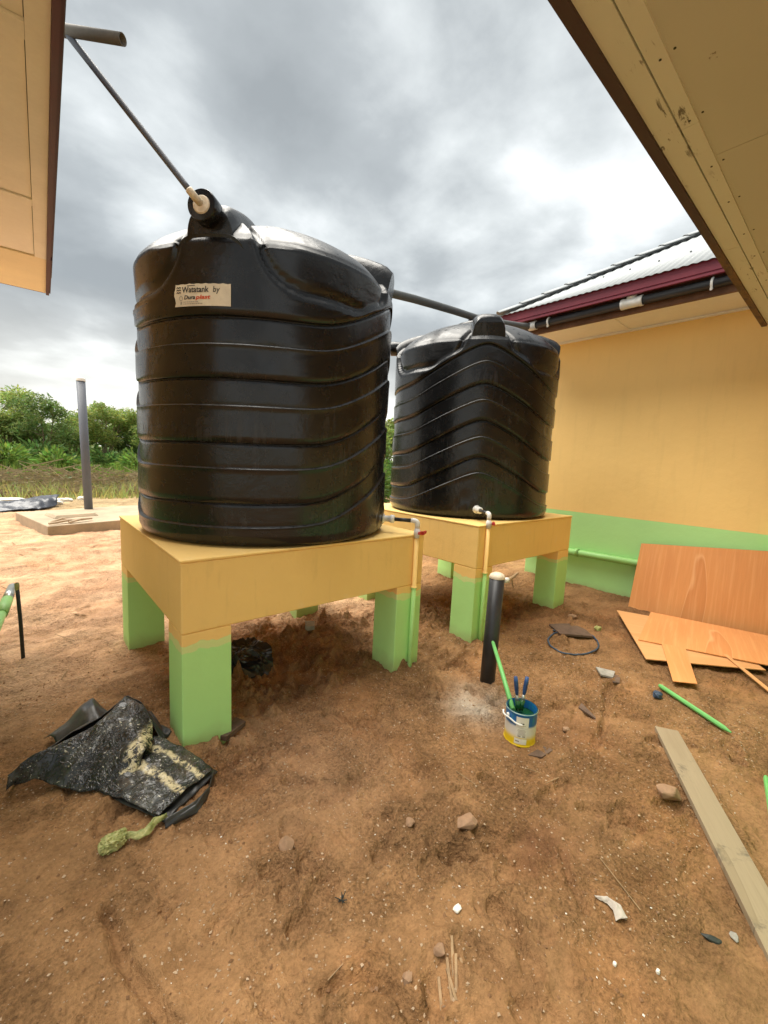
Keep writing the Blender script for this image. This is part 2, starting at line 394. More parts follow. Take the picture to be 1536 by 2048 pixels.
class G:
    def __init__(s): s.V = []; s.F = []; s.UV = []
    def add(s, V, Fc, uv=None):
        b = len(s.V); s.V += [tuple(v) for v in V]; s.F += [tuple(b+i for i in f) for f in Fc]
        s.UV += list(uv) if uv is not None else [(0, 0)]*len(V); return s
    def box(s, a, b):
        (x0, y0, z0), (x1, y1, z1) = a, b
        V = [(x0, y0, z0), (x1, y0, z0), (x1, y1, z0), (x0, y1, z0), (x0, y0, z1), (x1, y0, z1), (x1, y1, z1), (x0, y1, z1)]
        return s.add(V, [(0, 3, 2, 1), (4, 5, 6, 7), (0, 1, 5, 4), (1, 2, 6, 5), (2, 3, 7, 6), (3, 0, 4, 7)])
    def tube(s, P, r, n=16, cap=True, inner=0):
        P = [Vector(p) for p in P]; rs = r if isinstance(r, (list, tuple)) else [r]*len(P)
        rings = []; up = None
        for i, p in enumerate(P):
            t = (P[min(i+1, len(P)-1)]-P[max(i-1, 0)]).normalized()
            if up is None: up = t.orthogonal().normalized()
            up = (up-t*up.dot(t)).normalized(); sd_ = t.cross(up)
            rings.append([p+(up*math.cos(a)+sd_*math.sin(a))*rs[i] for a in [2*PI*k_/n for k_ in range(n)]])
        V = [v for rg in rings for v in rg]; Fc = []
        for i in range(len(P)-1):
            for k_ in range(n): Fc.append((i*n+k_, i*n+(k_+1) % n, (i+1)*n+(k_+1) % n, (i+1)*n+k_))
        if cap: Fc.append(tuple(range(n-1, -1, -1))); Fc.append(tuple(range((len(P)-1)*n, len(P)*n)))
        return s.add(V, Fc)
    def lathe(s, c, prof, n=32, axis=(0, 0, 1), cap=True):
        ax = Vector(axis).normalized(); a = ax.orthogonal().normalized(); b = ax.cross(a); c = Vector(c)
        V = []; Fc = []
        for r, h in prof:
            for k_ in range(n):
                an = 2*PI*k_/n; V.append(c+ax*h+(a*math.cos(an)+b*math.sin(an))*r)
        for i in range(len(prof)-1):
            for k_ in range(n): Fc.append((i*n+k_, i*n+(k_+1) % n, (i+1)*n+(k_+1) % n, (i+1)*n+k_))
        if cap: Fc.append(tuple(range(n-1, -1, -1))); Fc.append(tuple(range((len(prof)-1)*n, len(prof)*n)))
        return s.add(V, Fc)
    def sheet(s, q, t):
        """thin board from four top corners (in order), thickness t along the face normal"""
        q = [Vector(v) for v in q]; n = (q[1]-q[0]).cross(q[3]-q[0]).normalized()
        if n.z < 0: n = -n
        V = [v-n*t for v in q]+q; w = (q[1]-q[0]).length; h = (q[3]-q[0]).length
        uv = [(0, 0), (w, 0), (w, h), (0, h)]*2
        Fc = [(3, 2, 1, 0), (4, 5, 6, 7)]+[(i, (i+1) % 4, (i+1) % 4+4, i+4) for i in range(4)]
        if (q[1]-q[0]).cross(q[3]-q[0]).z < 0: Fc = [tuple(reversed(f)) for f in Fc]
        return s.add(V, Fc, uv)
    def poly(s, pts, z0, z1):
        n = len(pts); V = [(x, y, z0) for x, y in pts]+[(x, y, z1) for x, y in pts]
        return s.add(V, [tuple(range(n-1, -1, -1)), tuple(range(n, 2*n))]+[(i, (i+1) % n, (i+1) % n+n, i+n) for i in range(n)])
    def out(s, name, mat, parent=None, **kw):
        return mesh_obj(name, s.V, s.F, mat, parent, uv=s.UV if any(u != (0, 0) for u in s.UV) else None, **kw)
def arc(c, a, b, n=6):
    """quarter bend from point a to point b with corner c"""
    a, b, c = Vector(a), Vector(b), Vector(c)
    return [a*(1-t)**2+c*2*t*(1-t)+b*t*t for t in [i/n for i in range(n+1)]]

# ------------------------------------------------------------------ ground
FEET = []
r2 = random.Random(5)
for i in range(95):
    x = r2.uniform(-.9, 2.9); y = r2.uniform(-1.9, .1)
    if abs(x-1.6) < .16 and abs(y+1.05) < .16: continue
    FEET.append((x, y, r2.uniform(0, PI), r2.uniform(.014, .030)))
MARKS = [  # drag marks: polyline points, width, depth
    ([(-.42, -.66), (-.40, -.86), (-.335, -1.10), (-.29, -1.28)], .020, .018),
    ([(.05, -1.32), (.16, -1.36), (.22, -1.46), (.21, -1.56)], .016, .014),
    ([(-.16, -.95), (.02, -.86), (.16, -.88)], .02, .010),
    ([(.55, -.9), (.75, -1.05), (1.0, -1.1)], .02, .010),
    ([(1.9, -1.35), (2.2, -1.3), (2.6, -1.15)], .02, .012),
    ([(.2, -.6), (.5, -.75), (.8, -.7)], .03, .010)]
for i in range(34):                                      # scuffs and sweeping marks
    x = r2.uniform(-.7, 2.8); y = r2.uniform(-1.9, -.1); a = r2.uniform(0, 2*PI); k = r2.uniform(-3, 3); l = r2.uniform(.12, .45); P_ = []
    for q in range(6): P_.append((x, y)); x += l/5*math.cos(a); y += l/5*math.sin(a); a += k*l/5
    MARKS.append((P_, r2.uniform(.008, .022), r2.uniform(.004, .009)))
CLODS = []
for cx, cy, n_, sp in ((1.15, .95, 170, .55), (2.2, .55, 90, .45), (2.9, .2, 70, .5), (3.9, -.1, 40, .35), (.75, .45, 60, .35)):
    for i in range(n_):
        CLODS.append((r2.gauss(cx, sp), r2.gauss(cy, sp*.8), r2.uniform(.025, .085), r2.uniform(.012, .05)))
def H(x, y):
    x = np.asarray(x, float); y = np.asarray(y, float)
    z = .045*fbm(x*.9, y*.9, 3, 3)
    near = np.exp(-((x-1.5)**2+(y+.3)**2)/30)
    z = z+.052*fbm(x*3.0, y*3.0, 8, 4)*(.4+.8*near)
    z = z+.020*fbm(x*11, y*11, 21, 3)
    z = z+.011*(vn(x*29, y*29, 30)-.5)*(.4+1.2*vn(x*1.7, y*1.7, 35))+.006*(vn(x*47, y*47, 33)-.5)*near
    tread = ss(-.10, .22, fbm(x*1.1+7, y*1.1, 36, 3))              # loose, crumbly patches between trodden ones
    bil = np.abs(2*vn(x*22, y*22, 37)-1)+.6*np.abs(2*vn(x*43, y*43, 38)-1)
    z = z-.016*(.25+.9*tread)*(bil-.7)*near
    z = z+.010*(ridged(x*7+2*vn(x*2, y*2, 39), y*7, 34, 2)-.5)*near
    ch = np.exp(-(((x-1.25)/1.1)**2+((y-.95)/.75)**2)**1.5)+.8*np.exp(-(((x-2.6)/1.0)**2+((y-.45)/.6)**2))+.6*np.exp(-(((x-3.6)/.9)**2+((y-.3)/.8)**2))
    ch = np.clip(ch, 0, 1)
    z = z-ch*.035+ch*(.10*(ridged(x*2.6, y*3.8, 41, 5)-.55)+.07*(ridged(x*8, y*11, 45, 4)-.5)+.022*(vn(x*36, y*36, 48)-.5))
    lf = ss(1.2, 2.6, y)*ss(16, 10, y)
    rp = ridged(x*1.3+.3*y, y*3.6-x*.8, 52, 4)
    z = z+lf*.055*(rp-.5)+lf*.06*fbm(x*1.6, y*2.4, 57, 5)+lf*.03*(ridged(x*4, y*9-x*2, 54, 3)-.5)
    z = z+.05*ss(4.3, 5.2, x)*ss(4, 1, np.abs(y))
    far = ss(10, 40, np.hypot(x-1, y))
    z = z+far*.5*fbm(x*.06, y*.06, 60, 3)
    for mx, my, rr, hh in ((.45, 5.6, 1.6, .05),):
        z = z+hh*np.exp(-((x-mx)**2+(y-my)**2)/rr**2)
    z = z-.07*np.exp(-((x-1.5)**2+(y-1.45)**2)/.10)-.05*np.exp(-((x-2.45)**2+(y-1.5)**2)/.10)
    for lx, ly, hh in ((.13, .13, -.0), (1.63, .13, .0), (2.55, .1, .0), (4.07, .1, .0)):
        z = z+.03*np.exp(-((x-lx)**2+(y-ly)**2)/.09)
    return z
def H_detail(x, y, z):
    for fx, fy, a, d in FEET:
        dx, dy = x-fx, y-fy; m_ = (np.abs(dx) < .3) & (np.abs(dy) < .3)
        if not m_.any(): continue
        u = dx[m_]*math.cos(a)+dy[m_]*math.sin(a); v = -dx[m_]*math.sin(a)+dy[m_]*math.cos(a)
        q = np.minimum(((u-.055)/.085)**2+(v/.047)**2, ((u+.085)/.05)**2+(v/.036)**2)
        z[m_] += -d*ss(1.25, .8, q)+.45*d*np.exp(-((np.sqrt(q)-1.28)/.16)**2)+.002*ss(1.1, .8, q)*np.sin(u*260)
    for pts, w, d in MARKS:
        dist = np.full(x.shape, 9.)
        for (ax, ay), (bx, by) in zip(pts[:-1], pts[1:]):
            L2 = (bx-ax)**2+(by-ay)**2; t = np.clip(((x-ax)*(bx-ax)+(y-ay)*(by-ay))/L2, 0, 1)
            dist = np.minimum(dist, np.hypot(x-ax-t*(bx-ax), y-ay-t*(by-ay)))
        z += -1.8*d*np.exp(-(dist/w)**2)+.8*d*np.exp(-((dist-2*w)/w)**2)
    for cx, cy, r_, h_ in CLODS:
        m_ = (np.abs(x-cx) < r_*1.3) & (np.abs(y-cy) < r_*1.3)
        if m_.any():
            a = vn(x[m_]*30, y[m_]*30, 71)*.9+.55
            q = np.hypot(x[m_]-cx, (y[m_]-cy)*1.2)/(r_*a)
            z[m_] += h_*np.clip(1-q, 0, 1)**.7*(.55+.9*vn(x[m_]*48, y[m_]*48, 73))
    return z
def graded(lo, hi, d, glo, ghi, f):
    a = list(np.arange(lo, hi, d)); s_ = d
    while a[-1] < ghi: s_ *= f; a.append(a[-1]+s_)
    s_ = d; b = []; v = lo
    while v > glo: s_ *= f; v -= s_; b.append(v)
    return np.array(b[::-1]+a)
xs = graded(-.95, 3.2, .0115, -250, 260, 1.02); ys = graded(-2.05, 1.7, .0115, -60, 420, 1.016)
GX, GY = np.meshgrid(xs, ys); gx, gy = GX.ravel(), GY.ravel()
gz = H_detail(gx, gy, H(gx, gy))
def soil_colour(x, y):
    base = np.array([.285, .158, .071]); orange = np.array([.52, .315, .19]); pale = np.array([.54, .36, .22]); dark = np.array([.175, .082, .040]); grey = np.array([.42, .38, .31]); olive = np.array([.33, .26, .14])
    c = np.tile(base, (len(x), 1))
    def mixin(col, f):
        nonlocal c
        f = np.clip(f, 0, 1)[:, None]; c = c*(1-f)+col*f
    n = fbm(x*.8, y*.8, 80, 4); n2 = fbm(x*3, y*3, 84, 4)
    left = ss(.2, 2.4, y+.35*x*0+n*1.2-np.clip(x-2.2, 0, 9)*.9)
    mixin(orange, left*.85); mixin(pale, left*ss(-.12, .22, n2)*.55)
    mixin(orange, np.exp(-((x-.5)**2+(y+.35)**2)/.35)*.35)
    mixin(dark, np.exp(-(((x-1.04)/.17)**2+((y+1.49)/.13)**2))*.85*ss(-.35, .05, n2+.1))
    mixin(dark, np.exp(-(((x-1.75)/.45)**2+((y+1.18)/.3)**2))*.5*ss(-.25, .2, n2+.05))
    mixin(dark, np.exp(-(((x-.35)/.22)**2+((y+.28)/.2)**2))*.45*ss(-.3, .1, n2))
    mixin(grey, np.exp(-(((x-1.72)/.22)**2+((y+.66)/.20)**2))*.95*ss(-.45, .05, n2+.1))
    mixin(dark, ss(3.0, 4.0, x)*ss(.4, -.2, y)*.30)
    far = ss(9.2, 11.5, y-.25*np.abs(x)+n*2); mixin(olive, far*.75)
    mixin(np.array([.10, .13, .035]), ss(15, 20, np.hypot(x, y)+n*6)*.9)
    mac = 1+.40*fbm(x*1.3+3, y*1.3, 87, 4)+.30*fbm(x*6, y*6, 89, 3); c = c*np.clip(mac, .6, 1.45)[:, None]
    return np.clip(c, 0, 1)
nx, ny = len(xs), len(ys)
idx = np.arange(nx*ny).reshape(ny, nx)
quads = np.stack([idx[:-1, :-1], idx[:-1, 1:], idx[1:, 1:], idx[1:, :-1]], -1).reshape(-1, 4)
me = bpy.data.meshes.new('ground'); me.vertices.add(nx*ny); me.vertices.foreach_set('co', np.stack([gx, gy, gz], 1).ravel())
me.loops.add(quads.size); me.loops.foreach_set('vertex_index', quads.ravel()); me.polygons.add(len(quads))
me.polygons.foreach_set('loop_start', np.arange(0, quads.size, 4)); me.polygons.foreach_set('loop_total', np.full(len(quads), 4))
me.polygons.foreach_set('use_smooth', np.ones(len(quads), bool))
me.update(calc_edges=True)
ca = me.color_attributes.new('soil', 'FLOAT_COLOR', 'POINT'); sc4 = np.ones((nx*ny, 4)); sc4[:, :3] = soil_colour(gx, gy); ca.data.foreach_set('color', sc4.ravel())
me.materials.append(MATS['soil'])
go = bpy.data.objects.new('ground', me); COL.objects.link(go); tag(go, 'trampled reddish brown soil yard', None, None, 'structure')
GZ2 = gz.reshape(ny, nx)
def gh(x, y):
    """height of the built ground mesh"""
    i = int(np.clip(np.searchsorted(xs, x)-1, 0, nx-2)); j = int(np.clip(np.searchsorted(ys, y)-1, 0, ny-2))
    u = (x-xs[i])/(xs[i+1]-xs[i]); v = (y-ys[j])/(ys[j+1]-ys[j])
    return float((GZ2[j, i]*(1-u)+GZ2[j, i+1]*u)*(1-v)+(GZ2[j+1, i]*(1-u)+GZ2[j+1, i+1]*u)*v)

def ghm(x, y, r=.03):
    return max(gh(x+dx, y+dy) for dx in (-r, 0, r) for dy in (-r, 0, r))

# ------------------------------------------------------------------ far building (yellow wall, hipped sheet roof)
WX, SOF = 5.10, 3.34
bld = thing('house', (WX, -3, 0), 'yellow and green painted house with grey corrugated roof and maroon fascia', 'house')
G().box((WX, -9, -.4), (WX+6.5, 1.0, SOF+.1)).out('wall', 'wall_paint', bld)
EX, CY = 4.36, 1.27                       # eave line and hip corner
SL = .605
g = G(); n_ = 0; V = []; Fc = []
yy = np.arange(CY-.004, -9.2, -.0127)
for i, y in enumerate(yy):
    top = min(EX+(CY-y), 8.4); w = .0045*math.sin(2*PI*(CY-y)/.0762)
    for x in (EX-.03, top): V.append((x-w*.5, y, 3.625+SL*(x-EX)+w*.85))
    if i: Fc.append((2*i-2, 2*i-1, 2*i+1, 2*i))
o = mesh_obj('roof', V, Fc, 'roof_sheet', bld, smooth=True)
md = o.modifiers.new('thick', 'SOLIDIFY'); md.thickness = .004
V = []; Fc = []
xx = np.arange(EX, 12.4, .0127)
for i, x in enumerate(xx):
    t = min(x-EX, 4.04, max(12.4-x, 0)); w = .0045*math.sin(2*PI*(x-EX)/.0762)
    for q in (-.03, t): V.append((x, CY-q, 3.625+SL*q+w*.85))
    if i: Fc.append((2*i-2, 2*i, 2*i+1, 2*i-1))
o = mesh_obj('roof_slope', V, Fc, 'roof_sheet', bld, smooth=True)
o = mesh_obj('rear_slope', [(8.4, CY-4.04, 3.625+SL*4.04), (12.44, CY, 3.625), (12.44, -9.2, 3.625), (8.4, -9.2, 3.625+SL*4.04)], [(0, 1, 2, 3)], 'roof_sheet', bld)
# hip capping, overlapping pieces
hd = Vector((1, -1, SL)).normalized(); pr = Vector((1, 1, 0)).normalized(); up = pr.cross(hd)
up = up if up.z > 0 else -up
capme = None
for i in range(22):
    p0 = Vector((EX-.02, CY+.02, 3.635))+hd*(.31*i); L = .36
    V = []; Fc = []
    for e_, (s_, li) in enumerate(((0, .0), (L, -.012))):
        for k_ in range(9):
            a = (k_-4)/4; off = pr*(a*.115)+up*(.036-.056*abs(a)**1.5+ (.007 if e_ == 0 else 0)+li)
            V.append(hd*s_+off)
    for k_ in range(8): Fc.append((k_, k_+1, k_+10, k_+9))
    if capme is None:
        o = mesh_obj('hip_cap', V, Fc, 'roof_cap', bld, smooth=True, local=True); o.location = p0-ORG[bld.name]
        md = o.modifiers.new('thick', 'SOLIDIFY'); md.thickness = .006; capme = o
    else:
        o = capme.copy(); COL.objects.link(o); o.parent = bld; o.location = p0-ORG[bld.name]
for i in range(26):                        # roofing screws in a row across the slope
    y = CY-.75-i*.30
    if i % 1 == 0:
        for q in (.62, 1.65):
            if q < CY-y-.1:
                G().lathe((EX+q, y, 3.632+SL*q), [(.011, 0), (.011, .008), (.004, .013)], 8).out('screw', 'roof_cap', bld)
# maroon fascia: folded metal with a groove and a lip
def prism_y(prof, y0, y1):
    n = len(prof); V = [(x, y0, z) for x, z in prof]+[(x, y1, z) for x, z in prof]
    return V, [tuple(range(n)), tuple(range(2*n-1, n-1, -1))]+[((i+1) % n, i, i+n, (i+1) % n+n) for i in range(n)]
prof = [(EX, 3.622), (EX, 3.515), (EX+.008, 3.51), (EX+.008, 3.50), (EX-.006, 3.495), (EX-.006, 3.475), (EX+.012, 3.470), (EX+.012, 3.485), (EX+.02, 3.622)]
V, Fc = prism_y(prof, -9.2, CY-.01); mesh_obj('fascia', V, Fc, 'maroon_metal', bld)
G().box((EX, CY-.012, 3.475), (12.4, CY+.012, 3.60)).out('fascia', 'maroon_metal', bld)
G().box((EX+.02, -9.2, 3.56), (EX+.16, CY-.03, 3.60)).out('gutter_board', 'maroon_dark', bld)
G().box((4.505, -9.2, 3.325), (4.532, CY-.16, 3.555)).out('eave_board', 'board_brown', bld)
G().box((4.505, CY-.155, 3.325), (12.2, CY-.13, 3.555)).out('eave_board', 'board_brown', bld)
for i in range(8):
    y1 = 1.1-i*1.22; y0 = y1-1.2
    G().box((4.535, y0, SOF), (WX+.1, y1, SOF+.02)).out('soffit_panel', 'soffit_cream', bld)
    G().box((4.55, y0-.03, SOF-.012), (WX-.003, y0+.01, SOF-.001)).out('soffit_batten', 'soffit_cream', bld)
G().box((WX+.12, 1.03, SOF), (12, CY-.16, SOF+.02)).out('soffit_panel', 'soffit_cream', bld)
G().box((WX-.035, -9, SOF-.025), (WX-.001, 1.0, SOF-.003)).out('cornice_strip', 'soffit_cream', bld)

# rain pipe clipped under the maroon fascia
gp = thing('gutter_pipe', (4.44, .8, 3.42), 'black rain pipe with white tee and clips hung below the maroon fascia', 'pipe')
G().tube([(4.44, .80, 3.42), (4.44, -6, 3.425)], .045, 20).out('pipe', 'black_pipe', gp, smooth=False)
for o in (gp.children[0],): o.data.polygons.foreach_set('use_smooth', [len(p_.vertices) == 4 for p_ in o.data.polygons])
def smooth_sides(o): o.data.polygons.foreach_set('use_smooth', [len(p_.vertices) <= 4 for p_ in o.data.polygons]); return o
tee = smooth_sides(G().lathe((4.44, -.24, 3.42), [(.046, 0), (.056, 0), (.056, .03), (.053, .032), (.053, .178), (.056, .18), (.056, .21), (.046, .21)], 24, (0, -1, 0), False).out('tee', 'white_pvc', gp))
smooth_sides(G().tube([(4.44, -.335, 3.45), (4.44, -.335, 3.505)], [.05, .05], 20).out('tee_branch', 'white_pvc', tee))
smooth_sides(G().lathe((4.44, .86, 3.42), [(.04, 0), (.054, 0), (.054, .10), (.046, .10)], 24, (0, -1, 0), False).out('coupling', 'white_pvc', gp))
for y in (.59, -1.04, -2.6):
    P = [(4.44+.05*math.cos(a), y, 3.42+.05*math.sin(a)) for a in np.linspace(-.4, 2*PI-1.9, 20)]+[(4.40, y, 3.368), (4.41, y, 3.355)]
    G().tube(P, .011, 8).out('clip', 'white_pvc', gp)

# painted waste pipe along the plinth
wp = thing('waste_pipe', (5.05, 0, .5), 'green painted waste pipe running along the green foot of the house wall', 'pipe')
smooth_sides(G().tube([(5.045, 1.0, .485), (5.045, -1.62, .535)], .044, 20).out('pipe', 'green_pipe_paint', wp))
smooth_sides(G().lathe((5.045, .255, .502), [(.045, 0), (.052, 0), (.052, .055), (.045, .055)], 24, (0, -1, .02), False).out('coupling', 'green_pipe_paint', wp))
smooth_sides(G().tube(arc((5.045, -1.72, .537), (5.045, -1.62, .535), (5.045, -1.72, .64))+[Vector((5.045, -1.72, 1.2))], .046, 20).out('bend', 'green_pipe_paint', wp))

# ------------------------------------------------------------------ left building: only its eave is in view
LB = thing('house', (-.303, 3.649, 0), 'house whose tan panelled eave carries a dark purple fascia and an open pipe stub', 'house', None, rotz=rad(-1.45))
LZ = 3.2                                    # local frame: eave edge on x=0, corner at y=0
def lbox(name, a, b, mat, par=LB, **kw): return mesh_obj(name, *(lambda q: (q.V, q.F))(G().box(a, b)), mat, par, local=True, **kw)
lbox('wall', (-5.5, -3.95, -.4), (-.95, -.95, LZ+.05), 'wall_paint')
lbox('fascia', (-.026, -4.05, LZ-.018), (0, .0, LZ+.17), 'maroon_dark')
lbox('fascia', (-5.5, -.001, LZ+.004), (-.027, .022, LZ+.17), 'maroon_dark')
lbox('fascia_cap', (.001, -4.05, LZ+.02), (.014, -1.05, LZ+.16), 'maroon_dark')
lbox('fascia_cap', (.001, -1.03, LZ+.0), (.012, -.02, LZ+.15), 'maroon_dark')
lbox('edge_batten', (-.105, -4.04, LZ), (-.027, -1.02, LZ+.02), 'soffit_tan')
lbox('end_board', (-5.4, -1.015, LZ+.001), (-.027, -.003, LZ+.02), 'soffit_end')
for y in (-3.98, -3.51, -2.02): lbox('cross_batten', (-.95, y-.045, LZ+.003), (-.106, y+.045, LZ+.02), 'soffit_tan')
for y0, y1 in ((-3.93, -3.56), (-3.46, -2.07), (-1.97, -1.02)): lbox('soffit_panel', (-.95, y0, LZ+.014), (-.108, y1, LZ+.03), 'soffit_cream' if y0 > -2 else 'soffit_tan')
mesh_obj('roof', [(.03, -4.08, LZ+.18), (.03, .05, LZ+.18), (-5.6, .05, LZ+.18), (-5.6, -4.08, LZ+.18), (-2.2, -2.0, LZ+1.45), (-3.4, -2.0, LZ+1.45)], [(0, 1, 4), (1, 2, 5, 4), (2, 3, 5), (3, 0, 4, 5)], 'roof_sheet', LB, local=True)

# ------------------------------------------------------------------ near building: wide eave overhead on the right
RZ = 2.95
RB = thing('house', (2.3, -3.6, 0), 'house with a low worn cream boarded eave and dark peeling fascia', 'house')
def rbox(name, a, b, mat, **kw): return G().box(a, b).out(name, mat, RB, **kw)
rbox('wall', (.75, -6, -.4), (3.95, -2.36, RZ+.05), 'wall_paint')
rbox('fascia', (.33, -1.482, RZ-.012), (4.42, -1.444, RZ+.19), 'fascia_old')
for x0, x1 in ((.36, 2.66), (2.664, 4.42)): rbox('edge_board', (x0, -1.561, RZ), (x1, -1.483, RZ+.02), 'soffit_worn')
for x0, x1 in ((.36, 1.45), (1.452, 4.42)): rbox('edge_board', (x0, -1.622, RZ+.003), (x1, -1.566, RZ+.02), 'soffit_worn')
for i in range(3):
    x0 = .36+i*1.36; rbox('soffit_panel', (x0, -2.36, RZ+.012), (x0+1.357, -1.616, RZ+.026), 'soffit_panel')
rbox('fascia', (.33, -6.0, RZ-.012), (.358, -1.4825, RZ+.19), 'fascia_old')
for i, x in enumerate((.70, 1.05, 1.42, 1.75, 2.12, 2.5, 2.86, 3.3)):      # nail heads along the boards
    for y in (-1.60, -1.64):
        G().lathe((x+.02*(i % 2), y, RZ+(.003 if y > -1.62 else .012)), [(.004, .001), (.0045, -.002)], 8).out('nail', 'iron_dark', RB)
mesh_obj('roof', [(.30, -1.41, RZ+.20), (4.46, -1.41, RZ+.20), (4.46, -6.2, RZ+.20), (.30, -6.2, RZ+.20), (2.38, -3.3, RZ+1.3), (2.38, -4.3, RZ+1.3)], [(0, 1, 4), (1, 2, 5, 4), (2, 3, 5), (3, 0, 4, 5)], 'roof_sheet', RB)

# ------------------------------------------------------------------ tank stands
SA = 1.77
def stand(name, x0, y0, zt, zb, w, label):
    t = thing(name, (x0+SA/2, y0+SA/2, 0), label, 'tank stand')
    G().box((x0, y0, zb), (x0+SA, y0+SA, zt-.016)).out('beam_frame', 'yellow_paint', t, bevel=.009)
    G().box((x0-.004, y0-.004, zt-.0155), (x0+SA+.004, y0+SA+.004, zt)).out('top_slab', 'yellow_paint', t, bevel=.005)
    for dx in (0, 1):
        for dy in (0, 1):
            xa = x0+dx*(SA-w)+.0008*(1-2*dx); ya = y0+dy*(SA-w)+.0008*(1-2*dy)
            V = [(xa, ya), (xa+w, ya), (xa+w, ya+w), (xa, ya+w)]
            fl = .006
            q = G(); c = (xa+w/2, ya+w/2)
            bot = [(c[0]+(px-c[0])*(1+fl/w), c[1]+(py-c[1])*(1+fl/w)) for px, py in V]
            q.add([(*p_, -.35) for p_ in bot]+[(*p_, zb-.0005) for p_ in V], [(3, 2, 1, 0), (4, 5, 6, 7)]+[(i, (i+1) % 4, (i+1) % 4+4, i+4) for i in range(4)])
            q.out('leg', 'leg_paint', t, bevel=.005)
    return t
stand('tank_stand', 0, -.01, 1.0616, .665, .258, 'yellow and green concrete stand beside the splattered tarp, under the labelled tank')
stand('tank_stand', 2.42, -.05, 1.0845, .6905, .252, 'yellow and green concrete stand behind the upright black post, near the house wall')

# ------------------------------------------------------------------ water tanks
R_OUT, R_IN = .893, .880
BASE = [1.29, 1.14, .96, .81, .605, .46, .26, .12]
PEAK = [1.645, 1.49, 1.29, 1.14, .95, .795, .605, .455]
SH = 1.68
def chev(d):
    d = np.abs((d+PI) % (2*PI)-PI)*180/PI; t = 0
    for dd, w, soft in ((d, 44., .05), (180-d, 36., .02)):
        s_ = 1.10-np.sqrt(dd*dd+30)/w; t = t+.5*(s_+np.sqrt(s_*s_+soft))
    return t
NT = 480
th = np.linspace(0, 2*PI, NT, endpoint=False)       # angle from the chevron
f = chev(th); f = np.clip((f-f.min())/(f.max()-f.min()), 0, 1)
rows = []                                             # (z array, r array)
def row(z, r): rows.append((np.broadcast_to(z, (NT,)).astype(float), np.broadcast_to(r, (NT,)).astype(float)))
lines = [b_+(p_-b_)*f for b_, p_ in zip(BASE, PEAK)][::-1]      # bottom to top
row(0, .30); row(0, R_OUT-.075); row(.008, R_OUT-.04); row(.03, R_OUT-.014); row(.06, R_OUT-.003)
prev = np.full(NT, .06); rcur = R_OUT
for i, zl in enumerate(lines):
    dark = (i % 2 == 1)                               # bright ledge first from below, then dark undercut
    rn = R_OUT if dark else R_IN
    nsub = 7
    for k_ in range(1, nsub+1): row(prev+(zl-.009-prev)*k_/nsub, rcur)
    if dark: row(zl-.008, R_IN-.002); row(zl-.003, R_IN-.014); row(zl+.000, R_OUT-.010); row(zl+.004, R_OUT)
    else: row(zl-.005, R_OUT+.002); row(zl-.001, R_OUT+.001); row(zl+.005, R_IN-.001); row(zl+.009, R_IN)
    prev = zl+.014; rcur = rn
for k_ in range(1, 14): row(prev+(SH-prev)*k_/13, R_OUT)
row(SH+.004, R_OUT-.004)
DZ = .345
for k_ in range(1, 46):
    a = (k_/45)
    rr = (R_OUT-.004)*(1-a**1.15)+.20*a**1.15
    q = rr/R_OUT
    row(SH+.004+DZ*(1-q**2.2)**.78, rr)
row(SH+.004+DZ*1.0, .0001)
Z = np.array([r_[0] for r_ in rows]); RR = np.array([r_[1] for r_ in rows]); TH = np.broadcast_to(th, Z.shape)
# U-shaped petals pressed into shoulder and dome, between the bosses
hh = np.where(Z < SH, Z, SH+(R_OUT-RR)*1.12)
dth = (TH-PI/4+PI/4) % (PI/2)-PI/4                    # angle from the petal centre
pu = dth*R_OUT*np.clip(RR/R_OUT, .35, 1)
def sdbox(u, v, hu, hv, rad_):
    qx = np.abs(u)-(hu-rad_); qy = np.abs(v)-(hv-rad_)
    return np.hypot(np.maximum(qx, 0), np.maximum(qy, 0))+np.minimum(np.maximum(qx, qy), 0)-rad_
TH2 = (TH-PI/4) % (PI/2); TH2 = np.where(TH2 > PI/4, TH2-PI/2, TH2)
pu = TH2*R_OUT*np.clip(RR/R_OUT, .45, 1)
bot_h = 1.46
# over the chevron side the petal stops higher
sdv = sdbox(pu, hh-(bot_h+.50), .47, .50, .26)
disp = (-.030*np.exp(-((sdv)/.026)**2)-.012*ss(.02, -.02, sdv)+.012*ss(-.03, -.26, sdv)+.010*np.exp(-((sdv-.034)/.018)**2))*ss(2.6, 2.3, hh)
chv = np.broadcast_to(f, Z.shape)
disp *= np.where(Z < 1.70, ss(0, .05, Z-(lines[-1]+.02)), 1)
# arched recess round the outlet
au = np.where(TH > PI, TH-2*PI, TH)*R_OUT
sda = np.abs(np.hypot(au/1.25, Z-.085)-.165)
disp += np.where((np.abs(au) < .3) & (Z > .085) & (Z < .33), -.010*np.exp(-(sda/.014)**2), 0)
sdr = np.abs(np.hypot(au, Z-.085)-.085); disp += np.where((Z > .03) & (Z < .2) & (np.abs(au) < .15), .008*np.exp(-(sdr/.014)**2), 0)
